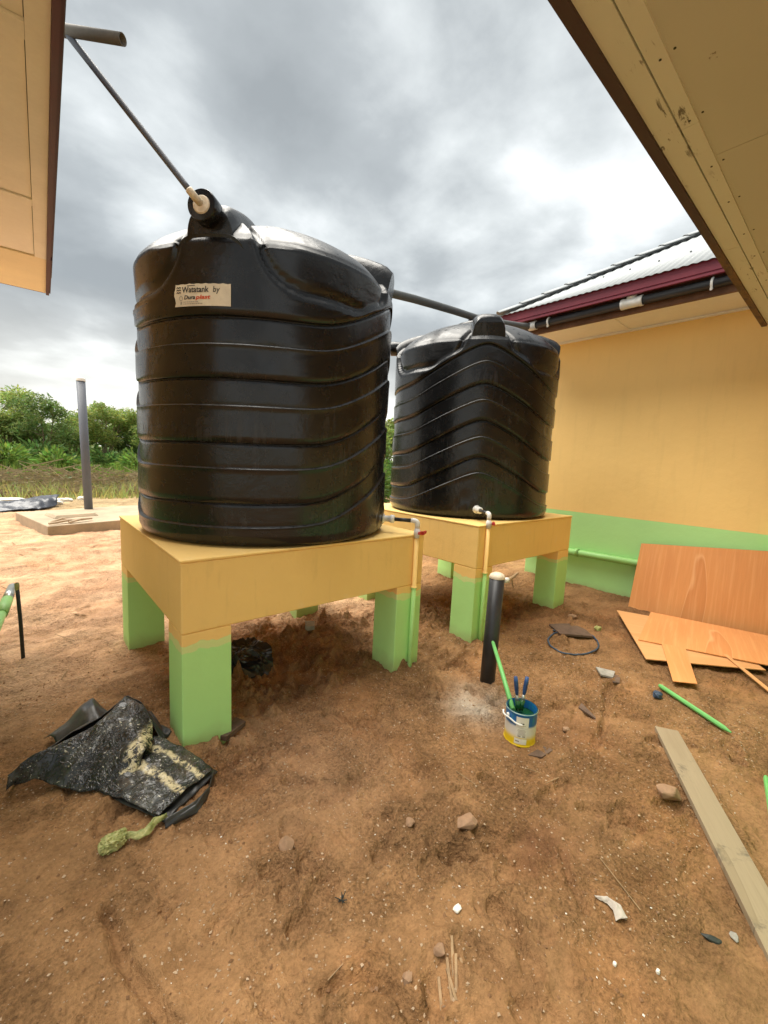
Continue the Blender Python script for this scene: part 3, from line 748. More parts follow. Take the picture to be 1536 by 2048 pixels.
# soft dents and wobble of the moulding
wob = .006*(vn(np.cos(TH)*2.2+5, Z*2.1+np.sin(TH)*2.2, 91)-.5)+.004*(vn(np.cos(TH)*6+9, Z*5+np.sin(TH)*6, 95)-.5)
wob *= ss(.0, .2, Z)
for da, dz_, dr_, dd in ((-72, 1.10, .07, .006), (-66, .98, .04, .004), (-25, .70, .06, .004), (40, 1.30, .06, .004), (52, .9, .05, .005), (18, 1.33, .05, .004)):
    u = ((TH-rad(da)+PI) % (2*PI)-PI)*R_OUT; wob -= dd*np.exp(-(u*u+(Z-dz_)**2)/dr_**2)
RR2 = np.maximum(RR+disp*np.clip(RR/.5, 0, 1)+wob*np.clip(RR/.5, 0, 1), .0001)
Zd = Z+np.where(Z > SH, disp*.8, 0)
TV = np.stack([RR2*np.cos(TH), RR2*np.sin(TH), Zd], -1).reshape(-1, 3)
nr = len(rows); idx = np.arange(nr*NT).reshape(nr, NT); nxt = np.roll(idx, -1, 1)
TF = np.stack([idx[:-1], nxt[:-1], nxt[1:], idx[1:]], -1).reshape(-1, 4)

def boss_geo(hw, z0, z1, r_front, r_back, rise, lean):
    """arched hump running inwards over the dome; radial axis = +x, tangential = y"""
    G_ = G(); na = 18; secs = []
    prof = []
    for k_ in range(na+1):
        a = PI*k_/na; cx = math.copysign(abs(math.cos(a))**.55, math.cos(a)); sz = abs(math.sin(a))**.62
        prof.append((cx, sz))
    N = 14
    for i in range(N+1):
        t = i/N; r = r_front+(r_back-r_front)*t
        e0 = min(1, (t/.16)); k0 = math.sqrt(max(0, 1-(1-e0)**2))      # rounded nose
        top = (z1-z0)*(.86+.14*k0)+rise*math.sin(min(1, t*1.15)*PI*.62)-lean*max(0, t-.62)*1.6
        w = hw*(.95+.05*k0)
        secs.append([(r-(.05*(1-s_) if t < .3 else 0), c*w*(1.0 if s_ > .02 else 1.03), z0-.12+(top+.12)*s_) for k_, (c, s_) in enumerate(prof)])
    V = [v for s_ in secs for v in s_]; n = na+1; Fc = []
    for i in range(N):
        for k_ in range(na): Fc.append((i*n+k_, i*n+k_+1, (i+1)*n+k_+1, (i+1)*n+k_))
    Fc.append(tuple(range(n-1, -1, -1))); Fc.append(tuple(range(N*n, N*n+n)))
    return V, Fc
def rot(V, a, z=0): 
    c, s_ = math.cos(a), math.sin(a); return [(x*c-y*s_, x*s_+y*c, zz+z) for x, y, zz in V]
tank_me = None
def tank(cx, cy, z0, az, inlet_az, label):
    global tank_me
    t = thing('water_tank', (cx, cy, z0), label, 'water tank')
    if tank_me is None:
        o = mesh_obj('body', TV, TF, 'tank_plastic', t, smooth=True, local=True); tank_me = o
    else:
        o = tank_me.copy(); COL.objects.link(o); o.parent = t
    ORG[o.name] = ORG[t.name]; o.rotation_euler = (0, 0, az)
    lz = SH+.004+DZ
    q = G().lathe((0, 0, lz-.05), [(.25, 0), (.27, .0), (.27, .055), (.255, .075), (.20, .085), (.19, .10), (.05, .112), (.001, .112)], 48, cap=False)
    o = mesh_obj('lid', q.V, q.F, 'tank_plastic', t, smooth=True, local=True)
    for a in [az+k_*PI/2 for k_ in range(4)]:
        inlet = abs((a-inlet_az+PI) % (2*PI)-PI) < .4
        aa = inlet_az if inlet else a
        if inlet: V, Fc = boss_geo(.145, 1.64, 1.85, .898, .28, .12, .06)
        else: V, Fc = boss_geo(.165, 1.70, 1.90, .896, .30, .10, .10)
        if inlet:
            V3, F3 = boss_geo(.215, 1.62, 1.715, .894, .36, .06, .10); Fc = list(Fc)+[tuple(i_+len(V) for i_ in f_) for f_ in F3]; V = list(V)+list(V3)
        o = mesh_obj('inlet_boss' if inlet else 'lifting_boss', rot(V, aa), Fc, 'tank_plastic', t, smooth=True, local=True); ORG[o.name] = ORG[t.name]
        o.modifiers.new('edge', 'EDGE_SPLIT').split_angle = rad(60)
        if inlet:
            q = G().lathe((.80, 0, 1.805), [(.07, 0), (.077, .10), (.078, .155), (.074, .162), (.048, .162), (.045, .150)], 40, (1, 0, .0), False)
            s_ = mesh_obj('inlet_socket', rot(q.V, aa), q.F, 'tank_plastic', o, smooth=True, local=True)
            s_.modifiers.new('edge', 'EDGE_SPLIT').split_angle = rad(40)
            q = G().lathe((.948, 0, 1.805), [(.046, 0), (.046, .012), (.040, .016), (.026, .016)], 32, (1, 0, 0), True)
            mesh_obj('connector_flange', rot(q.V, aa), q.F, 'aged_pvc', o, local=True)
    return t
A1 = rad(-45); A2 = rad(-135)
C1 = (.88, .83); C2 = (3.34, .835)
IN1 = rad(-137.5); IN2 = rad(135)
T1 = tank(*C1, 1.0625, A1, IN1, 'ribbed black plastic water tank with a cream maker sticker and supply pipe')
T2 = tank(*C2, 1.0855, A2, IN2, 'ribbed black plastic water tank without a sticker, beside the yellow house wall')

# sticker, bent round the first tank
def wrap(V, az, r, zc):
    """flat (u, v, d) to the cylinder in tank-local coordinates; u grows to the right seen from outside"""
    return [((r+d)*math.cos(az+u/r), (r+d)*math.sin(az+u/r), zc+v) for u, v, d in V]
ST_AZ, ST_R, ST_Z = rad(-140.2), .8985, 1.391
W_, H_ = .334, .117
nu, nv = 24, 6; V = []; Fc = []
for j in range(nv+1):
    for i in range(nu+1):
        u = -W_/2+W_*i/nu; v = -H_/2+H_*j/nv
        if i == 0: u += .006*math.sin(j*1.4)
        if j == nv: v -= .004*abs(math.sin(i*.9))
        V.append((u, v, 0.0))
for j in range(nv):
    for i in range(nu): a = j*(nu+1)+i; Fc.append((a, a+1, a+nu+2, a+nu+1))
stk = mesh_obj('maker_sticker', wrap(V, ST_AZ, ST_R, ST_Z), Fc, 'sticker_paper', T1, local=True)
stk.modifiers.new('thick', 'SOLIDIFY').thickness = .0008
stk['label'] = 'cream sticker with black and red lettering'
def lettering(text, u, v, h, mat, bold=0., shear=0., width=None):
    cu = bpy.data.curves.new('lettering', 'FONT'); cu.body = text; cu.size = 1; cu.offset = bold; cu.shear = shear; cu.resolution_u = 3
    ob = bpy.data.objects.new('lettering_tmp', cu); COL.objects.link(ob)
    dg = bpy.context.evaluated_depsgraph_get(); dg.update()
    mm = bpy.data.meshes.new_from_object(ob.evaluated_get(dg)); P = np.array([v_.co[:] for v_ in mm.vertices]); fs = [tuple(p_.vertices) for p_ in mm.polygons]
    bpy.data.objects.remove(ob); bpy.data.curves.remove(cu); bpy.data.meshes.remove(mm)
    s_ = h/.70; x0 = P[:, 0].min(); sx = s_ if width is None else width/(P[:, 0].max()-x0)
    V = [(u+(p_[0]-x0)*sx, v+p_[1]*s_, .0012) for p_ in P]
    o = mesh_obj('lettering', wrap(V, ST_AZ, ST_R, ST_Z), fs, mat, stk, local=True)
    return o
def bar(name, pts, mat):
    V = [(u, v, .0012) for u, v in pts]; return mesh_obj(name, wrap(V, ST_AZ, ST_R, ST_Z), [tuple(range(len(pts)))], mat, stk, local=True)
lettering('Watatank', -.118, .013, .030, 'print_black', .022, 0, .165)
lettering('by', .070, .013, .030, 'print_black', .008, .12, .038)
lettering('Dura', -.104, -.022, .020, 'print_black', .03, .2, .070)
lettering('plast', -.032, -.022, .020, 'print_red', .03, .2, .088)
bar('overline', [(-.085, .045), (-.034, .046), (-.034, .0495), (-.085, .0485)], 'print_black')
for k_ in range(3):                                    # wave emblem
    v = .040-k_*.013
    for q in range(2):
        u = -.154+q*.015
        bar('emblem', [(u, v-.006), (u+.0075, v-.001), (u+.015, v-.006), (u+.015, v), (u+.0075, v+.005), (u, v)], 'print_black')
P = []
for k_ in range(24): a = 2*PI*k_/24; P.append((-.124+.012*math.cos(a), -.016+.013*math.sin(a)))
Vr = [(u, v, .0012) for u, v in P]+[(-.124+(u+.124)*.72, -.016+(v+.016)*.72, .0012) for u, v in P]
mesh_obj('emblem', wrap(Vr, ST_AZ, ST_R, ST_Z), [(k_, (k_+1) % 24, (k_+1) % 24+24, k_+24) for k_ in range(24)], 'print_grey', stk, local=True)
bar('emblem', [(-.128, -.048), (-.118, -.048), (-.118, -.034), (-.128, -.034)], 'print_grey')
for v, w in ((-.036, .085), (-.046, .105)):
    u = -.108
    while u < -.108+w:
        l = random.uniform(.006, .014); bar('small_print', [(u, v-.0022), (u+l, v-.0022), (u+l, v+.0022), (u, v+.0022)], 'print_grey'); u += l+.003

# ------------------------------------------------------------------ outlet pipework
def outlet(cx, cy, az, zo, rx, ry, zt, valve_dir, label):
    """flange on the tank, short black tube, elbow, valve with red lever, painted riser down the stand"""
    d = Vector((math.cos(az), math.sin(az), 0)); s0 = Vector((cx, cy, zo))+d*.885
    t = thing('drain_pipe', (rx, ry, 0), label, 'pipe')
    e_ = Vector((rx, ry, zo)); dd = (e_-s0); L = dd.length; dn = dd.normalized()
    smooth_sides(G().lathe(s0, [(.040, 0), (.040, .016), (.024, .020), (.024, .07), (.032, .072), (.032, .098), (.022, .104), (.0165, .106)], 28, dn, True).out('tank_connector', 'white_pvc', t))
    smooth_sides(G().tube([s0+dn*.10, e_-dn*.045], .015, 16).out('short_tube', 'black_pipe', t))
    down = Vector((0, 0, -1))
    smooth_sides(G().tube([e_-dn*.05]+arc(e_, e_-dn*.03, e_+down*.03, 8)+[e_+down*.055], .0195, 18).out('elbow', 'white_pvc', t))
    zv = zo-.055
    vb = smooth_sides(G().lathe((rx, ry, zv), [(.019, 0), (.019, -.012), (.025, -.016), (.025, -.05), (.020, -.055), (.020, -.075)], 20, (0, 0, 1), True).out('valve', 'white_pvc', t))
    vd = Vector(valve_dir).normalized(); side = Vector((0, 0, 1)).cross(vd)
    c = Vector((rx, ry, zv-.033))+vd*.024
    q = G()
    q.tube([c, c+vd*.022], .011, 12)
    P = []
    for sgn in (-1, 1):
        a = c+vd*.020; b_ = a+side*(.055*sgn)+Vector((0, 0, .004))
        q.sheet([a+Vector((0, 0, .014)), b_+Vector((0, 0, .010)), b_+Vector((0, 0, -.010)), a+Vector((0, 0, -.014))], .010)
    q.out('lever', 'red_plastic', vb)
    smooth_sides(G().tube([(rx, ry, zv-.07), (rx-.003, ry-.002, .3), (rx-.006, ry-.004, -.15)], .0175, 16).out('riser', 'riser_paint', t))
    smooth_sides(G().lathe((rx-.001, ry-.001, .640), [(.018, 0), (.0235, .002), (.0235, .018), (.018, .02)], 20).out('clip', 'riser_paint', t))
outlet(*C1, A1, 1.168, 1.665, -.032, 1.0616, (.35, -1, 0), 'drain pipe with red lever valve leaving the tank that bears the sticker')
outlet(*C2, A2, 1.188, 2.523, -.075, 1.0845, (.8, -.75, 0), 'drain pipe with red lever valve on the stand near the house wall')

# ------------------------------------------------------------------ supply pipe to the first tank, stub at the left eave
d1 = Vector((math.cos(IN1), math.sin(IN1), 0)); c1 = Vector((C1[0], C1[1], 1.0625+1.805))+d1*.975
E1 = Vector((-.345, .44, 3.50))
sp = thing('supply_pipe', c1, 'dark grey supply pipe slanting from the tan eave down to the stickered tank', 'pipe')
tip = c1+d1*.045
smooth_sides(G().tube([c1+d1*.0, c1+d1*.03]+arc(tip+d1*.005, c1+d1*.03, tip+d1*.005+(E1-tip).normalized()*.03, 6)+[tip+d1*.005+(E1-tip).normalized()*.035], .0185, 18).out('elbow', 'aged_pvc', sp))
dirp = (E1-tip).normalized()
smooth_sides(G().tube([(tip+d1*.005+dirp*.03).lerp(E1, i_/24) for i_ in range(25)], .0150, 20).out('pipe', 'slate_pipe', sp))
st_ = thing('overflow_pipe', E1, 'thick open ended drab pipe stub jutting from the dark purple fascia', 'pipe')
E2 = Vector((-.155, .20, 3.425)); E0 = Vector((-.36, .455, 3.505)); dv = (E2-E0).normalized()
q = G().lathe(E0, [(.023, 0), (.023, (E2-E0).length), (.019, (E2-E0).length), (.018, .05)], 28, dv, False)
smooth_sides(q.out('pipe', 'drab_pipe', st_))
smooth_sides(G().lathe(E0-dv*.02, [(.001, 0), (.027, 0), (.027, .05), (.024, .055)], 28, dv, False).out('socket', 'drab_pipe', st_))

# pipe bridging from the rain pipe over the second tank to the first
xp = thing('transfer_pipe', (4.40, .83, 3.42), 'long grey pipe bridging from the rain pipe over one tank to the other', 'pipe')
P = [(4.44, .84, 3.42), (4.30, .90, 3.405), (3.95, 1.0, 3.385), (3.544, 1.045, 3.35), (3.15, 1.02, 3.315), (2.78, .98, 3.27), (2.45, .96, 3.235), (2.134, .945, 3.195), (1.8, .95, 3.13), (1.45, .98, 3.04)]
smooth_sides(G().tube(P, .039, 18).out('pipe', 'grey_pipe', xp))
smooth_sides(G().tube([(3.50, 1.045, 3.345), (3.50, 1.045, 3.10)], .045, 18).out('drop_pipe', 'black_pipe', xp))
# thin filler pipe into the second tank's inlet
d2 = Vector((math.cos(IN2), math.sin(IN2), 0)); c2 = Vector((C2[0], C2[1], 1.0855+1.805))+d2*.97
fp = thing('filler_pipe', c2, 'thin dark filler pipe with white end joining the tank beside the house', 'pipe')
smooth_sides(G().lathe(c2, [(.03, 0), (.03, .03), (.02, .035), (.02, .09)], 20, d2).out('coupling', 'white_pvc', fp))
smooth_sides(G().tube([c2+d2*.08, c2+d2*.9], .013, 12).out('tube', 'black_pipe', fp))

# ------------------------------------------------------------------ upright black post pipe with white cap
px, py = 2.0, -.53; pb = gh(px, py)
bp = thing('post_pipe', (px, py, pb), 'upright black vent pipe with pale cap standing in front of a tank stand', 'pipe')
tp = Vector((px+.035, py+.01, .80))
smooth_sides(G().tube([(px-.012, py-.003, -.25), tp], .055, 28).out('pipe', 'black_pipe', bp))
smooth_sides(G().lathe(tp-Vector((0, 0, .012)), [(.0575, 0), (.0575, .012), (.050, .028), (.028, .040), (.001, .043)], 28, (.02, 0, 1), False).out('cap', 'aged_pvc', bp))
smooth_sides(G().tube([tp+Vector((.045, -.02, -.03)), tp+Vector((.085, -.04, -.032))], .021, 14).out('side_socket', 'white_pvc', bp))
sk_ = G().tube([tp+Vector((.08, -.037, -.032)), tp+Vector((.13, -.05, -.012)), tp+Vector((.18, -.06, .015))], [.014, .011, .009], 8)
sk_.out('branch_tube', 'twig', bp)
q = G().tube([tp+Vector((.115, -.05, -.02)), tp+Vector((.13, -.05, -.06)), tp+Vector((.145, -.055, -.10))], [.006, .005, .004], 6); q.out('tie', 'twig', bp)

# ------------------------------------------------------------------ paint can, brushes, roller pole
cx, cy = 1.592, -1.045; cz = gh(cx, cy)+.002
cn = thing('paint_can', (cx, cy, cz), 'open paint can with blue, white and yellow print', 'can')
q = G().lathe((0, 0, 0), [(.001, 0), (.097, 0), (.099, .004), (.099, .008), (.097, .010), (.097, .205), (.100, .207), (.101, .212), (.098, .217), (.092, .217), (.090, .208), (.090, .16)], 48, cap=False)
o = mesh_obj('body', q.V, q.F, 'can_print', cn, smooth=True, local=True); o.modifiers.new('edge', 'EDGE_SPLIT').split_angle = rad(35)
q = G().lathe((0, 0, .205), [(.0975, .003), (.100, .004), (.1005, .009), (.098, .012), (.093, .012), (.091, .006)], 48, cap=False); mesh_obj('rim', q.V, q.F, 'rim_green', cn, smooth=True, local=True)
q = G().lathe((0, 0, .162), [(.001, 0), (.0895, 0), (.0895, .002), (.001, .002)], 40, cap=False); mesh_obj('paint', q.V, q.F, 'paint_green_wet', cn, smooth=True, local=True)
caz = math.atan2(EYE.y-cy, EYE.x-cx)
def can_patch(name, da, z0, w, h, mat, d=.0006, par=None):
    n = 8; V = []; r = .0975+d
    for zz in (z0, z0+h):
        for i in range(n+1): a = caz+da+(w*(i/n-.5))/r; V.append((r*math.cos(a), r*math.sin(a), zz))
    return mesh_obj(name, V, [(i, i+1, i+n+2, i+n+1) for i in range(n)], mat, par or cn, local=True)
lab = can_patch('label_square', .13, .128, .078, .068, 'white_chip'); ORG[lab.name] = ORG[cn.name]
can_patch('print', .05, .142, .005, .020, 'print_grey', .001, lab); can_patch('print', .18, .152, .013, .007, 'print_black', .001, lab); can_patch('print', .16, .141, .036, .003, 'print_grey', .001, lab)
lb2 = can_patch('label_text_panel', .11, .064, .066, .058, 'white_chip'); ORG[lb2.name] = ORG[cn.name]
for k_ in range(5): can_patch('print', .11+.01*(k_ % 2), .082+k_*.0075, .052-.006*(k_ % 3), .0024, 'print_grey', .001, lb2)
for da in (-.02, .27): can_patch('print', da, .068, .018, .009, 'print_grey', .001, lb2)
lb3 = can_patch('label_foot', .08, .020, .076, .036, 'white_chip'); ORG[lb3.name] = ORG[cn.name]
can_patch('print', -.12, .034, .026, .008, 'print_grey', .001, lb3)
V = []; n = 22
for i in range(n+1):                                  # white strap handle slumped on the left
    a = caz-1.15+(2.35)*i/n*.55; out_ = .1+.028*math.exp(-((i/n-.12)/.2)**2); zz = .205-.045*math.sin(PI*.55*i/n)-.012
    V.append((out_*math.cos(a), out_*math.sin(a), zz))
q = G().tube(V, .0055, 8); mesh_obj('handle', q.V, q.F, 'white_pvc', cn, smooth=True, local=True)
smooth_sides(mesh_obj('handle_ear', *(lambda q: (q.V, q.F))(G().lathe((.097*math.cos(caz-.9), .097*math.sin(caz-.9), .178), [(.012, 0), (.012, .008), (.005, .010)], 14, (math.cos(caz-.9), math.sin(caz-.9), 0))), 'white_pvc', cn, local=True))
cn.scale = (.91, .91, .93)
for k_, (a, b_, lab_) in enumerate((((-.005, .02, .168), (-.022, .045, .372), 'blue handled paint brush leaning towards the black post in the paint can'), ((.012, .012, .168), (.052, .012, .362), 'blue handled paint brush leaning towards the plank in the paint can'))):
    a = Vector((cx, cy, cz))+Vector(a); b_ = Vector((cx, cy, cz))+Vector(b_); t = (b_-a).normalized()
    br = thing('paint_brush', a, lab_, 'brush')
    L = (b_-a).length
    q = G().tube([a+t*(L*.45), a+t*(L*.52), a+t*(L*.66), a+t*(L*.85), a+t*L], [.007, .0105, .0125, .013, .010], 12); smooth_sides(q.out('handle', 'blue_plastic', br))
    q = G().tube([a+t*(L*.30), a+t*(L*.46)], [.014, .008], 10); smooth_sides(q.out('ferrule', 'tin', br))
    q = G().tube([a, a+t*(L*.31)], [.013, .014], 10); smooth_sides(q.out('bristles', 'paint_green_wet', br))
a = Vector((cx-.028, cy+.04, cz+.168)); b_ = Vector((1.945, -.588, .335))
rp_ = thing('roller_pole', a, 'bright green painted stick standing in the paint can against the black post', 'stick')
smooth_sides(G().tube([a, a+(b_-a)*.5+Vector((0, 0, .004)), b_], [.0155, .014, .0125], 12).out('shaft', 'green_stick', rp_))
smooth_sides(G().tube([b_-(b_-a).normalized()*.004, b_+(b_-a).normalized()*.012], [.0125, .009], 12).out('tip', 'green_stick', rp_))

# ------------------------------------------------------------------ plywood and timber
def one(name, g_, mat, label, cat, group=None, **kw):
    o = g_.out(name, mat, None, **kw); return tag(o, label, cat, group)
def ribbed_sheet(q, t, mat, name, label, cat, n=10):
    q = [np.array(v, float) for v in q]; V = []; uv = []; w = np.linalg.norm(q[1]-q[0]); h = np.linalg.norm(q[3]-q[0])
    for j in range(n+1):
        for i in range(n+1):
            u, v = i/n, j/n; p_ = (q[0]*(1-u)+q[1]*u)*(1-v)+(q[3]*(1-u)+q[2]*u)*v; V.append(p_); uv.append((u*w, v*h))
    Fc = [(j*(n+1)+i, j*(n+1)+i+1, (j+1)*(n+1)+i+1, (j+1)*(n+1)+i) for j in range(n) for i in range(n)]
    nz = np.cross(q[1]-q[0], q[3]-q[0])
    flip = nz[2] < 0
    if flip: Fc = [tuple(reversed(f_)) for f_ in Fc]
    o = tag(mesh_obj(name, V, Fc, mat, uv=uv, smooth=True), label, cat)
    md = o.modifiers.new('thick', 'SOLIDIFY'); md.thickness = t; md.offset = -1
    o.modifiers.new('edge', 'EDGE_SPLIT').split_angle = rad(40)
    return o
b0 = gh(4.79, -.56); b1 = gh(4.99, -1.8)
ribbed_sheet([(4.765, -.555, .012), (4.97, -2.35, .04), (5.035, -2.30, .96), (5.025, -.535, .768)], .009, 'plywood', 'plywood_sheet', 'large orange plywood sheet leaning on the green foot of the wall', 'plywood')
def flat(pts, zs, t, mat, name, label, cat):
    return ribbed_sheet([(x, y, z) for (x, y), z in zip(pts, zs)], t, mat, name, label, cat)
flat([(3.362, -1.172), (3.99, -1.86), (4.72, -1.30), (4.442, -.547)], [.040, .040, .058, .055], .008, 'plywood_pale', 'plywood_sheet', 'pointed plywood offcut lying lowest on the soil beside the wall', 'plywood')
flat([(3.722, -.996), (4.19, -2.14), (4.86, -1.93), (4.62, -.83)], [.056, .060, .10, .085], .008, 'plywood', 'plywood_sheet', 'broad plywood offcut lying on top of another below the leaning sheet', 'plywood')
flat([(3.132, -1.428), (3.246, -1.557), (3.87, -1.33), (3.80, -1.165)], [.030, .030, .060, .060], .006, 'plywood', 'plywood_strip', 'short wide plywood strip poking out from under the offcuts', 'plywood')
flat([(3.50, -1.975), (3.515, -2.005), (4.03, -1.60), (4.01, -1.575)], [.028, .028, .062, .062], .006, 'plywood_pale', 'plywood_strip', 'thin plywood lath slanting off the broad offcut', 'plywood')
def beam(name, a, b, w, h, mat, label, cat, lift=.0, **kw):
    a, b = Vector(a), Vector(b); t = (b-a).normalized(); s_ = Vector((-t.y, t.x, 0)).normalized(); L = (b-a).length
    q = [a-s_*w/2, b-s_*w/2, b+s_*w/2, a+s_*w/2]
    g_ = G().sheet(q, h); g_.UV = [(v, u) for u, v in g_.UV]
    return one(name, g_, mat, label, cat, bevel=.002)
beam('plank', (2.385, -1.585, gh(2.385, -1.585)+.030), (.80, -2.50, gh(.80, -2.5)+.034), .125, .028, 'plank_wood', 'long weathered grey plank lying alone on the bare soil', 'plank')
def green_lath(a, b, w, label):
    a = Vector((*a, gh(*a)+.022)); b = Vector((*b, gh(*b)+.022)); t = (b-a).normalized(); s_ = Vector((-t.y, t.x, 0))
    q = G().tube([a, a+t*.02, b-t*.05, b], [w*.7, w, w, w*.3], 8)
    return one('painted_stick', q, 'green_stick', label, 'stick')
green_lath((2.986, -1.379), (2.725, -1.847), .0165, 'bright green painted stick lying on soil between plank and plywood')
green_lath((2.36, -2.05), (1.98, -2.12), .012, 'thin bright green painted stick lying beyond the plank from the paint can')

# ------------------------------------------------------------------ tarp, bags, rags
def loft(A, B, nu, nv, bulge, amp, seed, fs=7., mid=None):
    """crumpled sheet between two polylines A (top) and B (bottom)"""
    def samp(P, t):
        P = np.array(P, float); d = np.r_[0, np.cumsum(np.linalg.norm(np.diff(P, axis=0), axis=1))]; d /= d[-1]
        return np.stack([np.interp(t, d, P[:, k_]) for k_ in range(3)], 1)
    t = np.linspace(0, 1, nu+1); a = samp(A, t); b_ = samp(B, t); V = []; uv = []
    for j in range(nv+1):
        v = j/nv; p_ = a*(1-v)+b_*v
        p_[:, 2] += bulge*np.sin(PI*v)
        k_ = ridged(p_[:, 0]*fs+v*2, p_[:, 1]*fs+seed, seed, 4)-.5
        l_ = fbm(p_[:, 0]*22, p_[:, 1]*22+v*3, seed+9, 3)
        edge = .35+.65*math.sin(PI*min(max(v, .04), .96))
        p_[:, 2] += amp*edge*k_*1.6+amp*.5*l_; p_[:, 0] += amp*.5*fbm(p_[:, 1]*9, p_[:, 2]*9, seed+3, 2); p_[:, 1] += amp*.5*fbm(p_[:, 0]*9, p_[:, 2]*9+4, seed+5, 2)
        V.append(p_); uv += [(q, v) for q in t]
    V = np.concatenate(V); n = nu+1
    Fc = [(j*n+i, j*n+i+1, (j+1)*n+i+1, (j+1)*n+i) for j in range(nv) for i in range(nu)]
    lim = np.array([gh(x, y)+.004 for x, y in V[:, :2]]); V[:, 2] = np.maximum(V[:, 2], lim)
    return V, Fc, uv
def cloth(name, A, B, mat, parent, bulge=.0, amp=.02, seed=1, nu=46, nv=30, th=.003, fs=7.):
    V, Fc, uv = loft(A, B, nu, nv, bulge, amp, seed, fs)
    o = mesh_obj(name, V, Fc, mat, parent, smooth=True, uv=uv)
    md = o.modifiers.new('thick', 'SOLIDIFY'); md.thickness = th
    return o
tp_ = thing('tarp', (-.3, .0, 0), 'crumpled black plastic tarp splattered with cream paint beside the stand leg', 'tarp')
cloth('upper_fold', [(-.70, .20, .02), (-.60, .22, .10), (-.46, .24, .14), (-.325, .27, .17), (-.205, .38, .215), (-.14, .27, .20), (-.115, .14, .16), (-.15, -.02, .10)],
      [(-.69, .235, .01), (-.60, .16, .05), (-.52, .06, .035), (-.44, -.02, .025), (-.36, -.07, .03), (-.31, -.085, .045), (-.25, -.10, .05), (-.215, -.08, .045)], 'tarp_upper', tp_, .05, .026, 3, 70, 44)
cloth('back_fold', [(-.70, .22, .02), (-.58, .30, .08), (-.44, .33, .13), (-.33, .32, .165), (-.19, .40, .205), (-.135, .30, .19), (-.10, .20, .12), (-.08, .1, .05)],
      [(-.66, .30, .0), (-.55, .42, .0), (-.42, .50, .0), (-.30, .55, .0), (-.16, .55, .0), (-.06, .44, .0), (-.03, .30, .0), (-.02, .16, .0)], 'tarp_plain', tp_, .0, .03, 8, 40, 14)
cloth('rear_flap', [(-.55, .52, .03), (-.46, .56, .06), (-.38, .60, .12), (-.33, .62, .13), (-.27, .55, .06)], [(-.50, .40, .02), (-.43, .38, .05), (-.38, .37, .07), (-.33, .36, .08), (-.28, .36, .06)], 'tarp_plain', tp_, .03, .02, 12, 24, 14)
cloth('lower_fold', [(-.16, .19, .06), (-.09, .10, .075), (-.01, -.06, .075), (.07, -.27, .055)],
      [(-.40, -.03, .02), (-.345, -.14, .04), (-.27, -.27, .05), (-.20, -.40, .04)], 'tarp_lower', tp_, .012, .030, 21, 60, 50)
cloth('under_fold', [(-.10, .02, .02), (.0, -.10, .035), (.06, -.22, .03), (.095, -.27, .02)],
      [(-.38, -.06, .01), (-.29, -.22, .02), (-.21, -.36, .02), (-.175, -.42, .01)], 'tarp_plain', tp_, .004, .022, 29, 40, 26)
cloth('front_lip', [(.075, -.275, .045), (.02, -.36, .04), (-.06, -.42, .05), (-.185, -.42, .035)],
      [(.07, -.29, .004), (.02, -.375, .004), (-.055, -.445, .004), (-.185, -.445, .004)], 'tarp_plain', tp_, .012, .014, 35, 36, 8)

def crumple(name, c, rx, ry, rz, mat, label, cat, seed, amp=.35, n=26, fs=2.3, parent=None):
    V = []; Fc = []
    for j in range(n+1):
        ph = PI*j/n
        for i in range(2*n):
            a = PI*i/n; V.append((math.sin(ph)*math.cos(a), math.sin(ph)*math.sin(a), math.cos(ph)))
    V = np.array(V); k_ = ridged(V[:, 0]*fs+seed+V[:, 2]*1.3, V[:, 1]*fs-V[:, 2]*fs, seed, 4)
    sgn = np.sign(V); q = sgn*np.abs(V)**.75
    P = q*(1-amp+amp*1.5*k_)[:, None]*np.array([rx, ry, rz])+np.array(c)
    for j in range(n):
        for i in range(2*n): a = j*2*n+i; b_ = j*2*n+(i+1) % (2*n); Fc.append((a, a+2*n, b_+2*n, b_))
    if parent is not None: return mesh_obj(name, P, Fc, mat, parent)
    return tag(mesh_obj(name, P, Fc, mat), label, cat)
crumple('rubbish_bag', (.60, .68, gh(.60, .68)+.06), .20, .17, .15, 'bag_black', 'crumpled black rubbish bag lying under the tank stand', 'bag', 4, .40, 34, 2.6)
kb = thing('knotted_bag', (-.37, -.41, gh(-.37, -.41)), 'small knotted yellow green plastic bag on bare soil beside the tarp', 'bag')
zz = gh(-.37, -.41)
crumple('bundle', (-.372, -.415, zz+.022), .044, .030, .028, 'knot_green', None, None, 6, .55, 18, 3.2, kb)
crumple('knot', (-.335, -.392, zz+.022), .020, .012, .02, 'knot_green', None, None, 9, .35, 8, 2, kb)
cloth('tail', [(-.33, -.40, zz+.02), (-.29, -.425, zz+.025), (-.26, -.425, zz+.02), (-.22, -.40, zz+.03), (-.175, -.40, zz+.02)], [(-.325, -.415, zz+.006), (-.285, -.455, zz+.006), (-.25, -.455, zz+.006), (-.215, -.42, zz+.006), (-.17, -.405, zz+.006)], 'knot_green', kb, .004, .020, 14, 40, 10, .0015, 34)
rg = thing('rag', (1.03, -1.79, gh(1.03, -1.79)), 'dirty white strip of cloth curled on the soil near the plank', 'rag')
zz = gh(1.03, -1.79)
cloth('strip', [(.998, -1.722, zz+.006), (1.024, -1.758, zz+.018), (1.032, -1.802, zz+.022), (1.012, -1.836, zz+.008)], [(.996, -1.728, zz+.003), (1.010, -1.766, zz+.006), (1.000, -1.790, zz+.008), (.974, -1.810, zz+.004)], 'rag_white', rg, .004, .014, 17, 30, 14, .0012, 34)

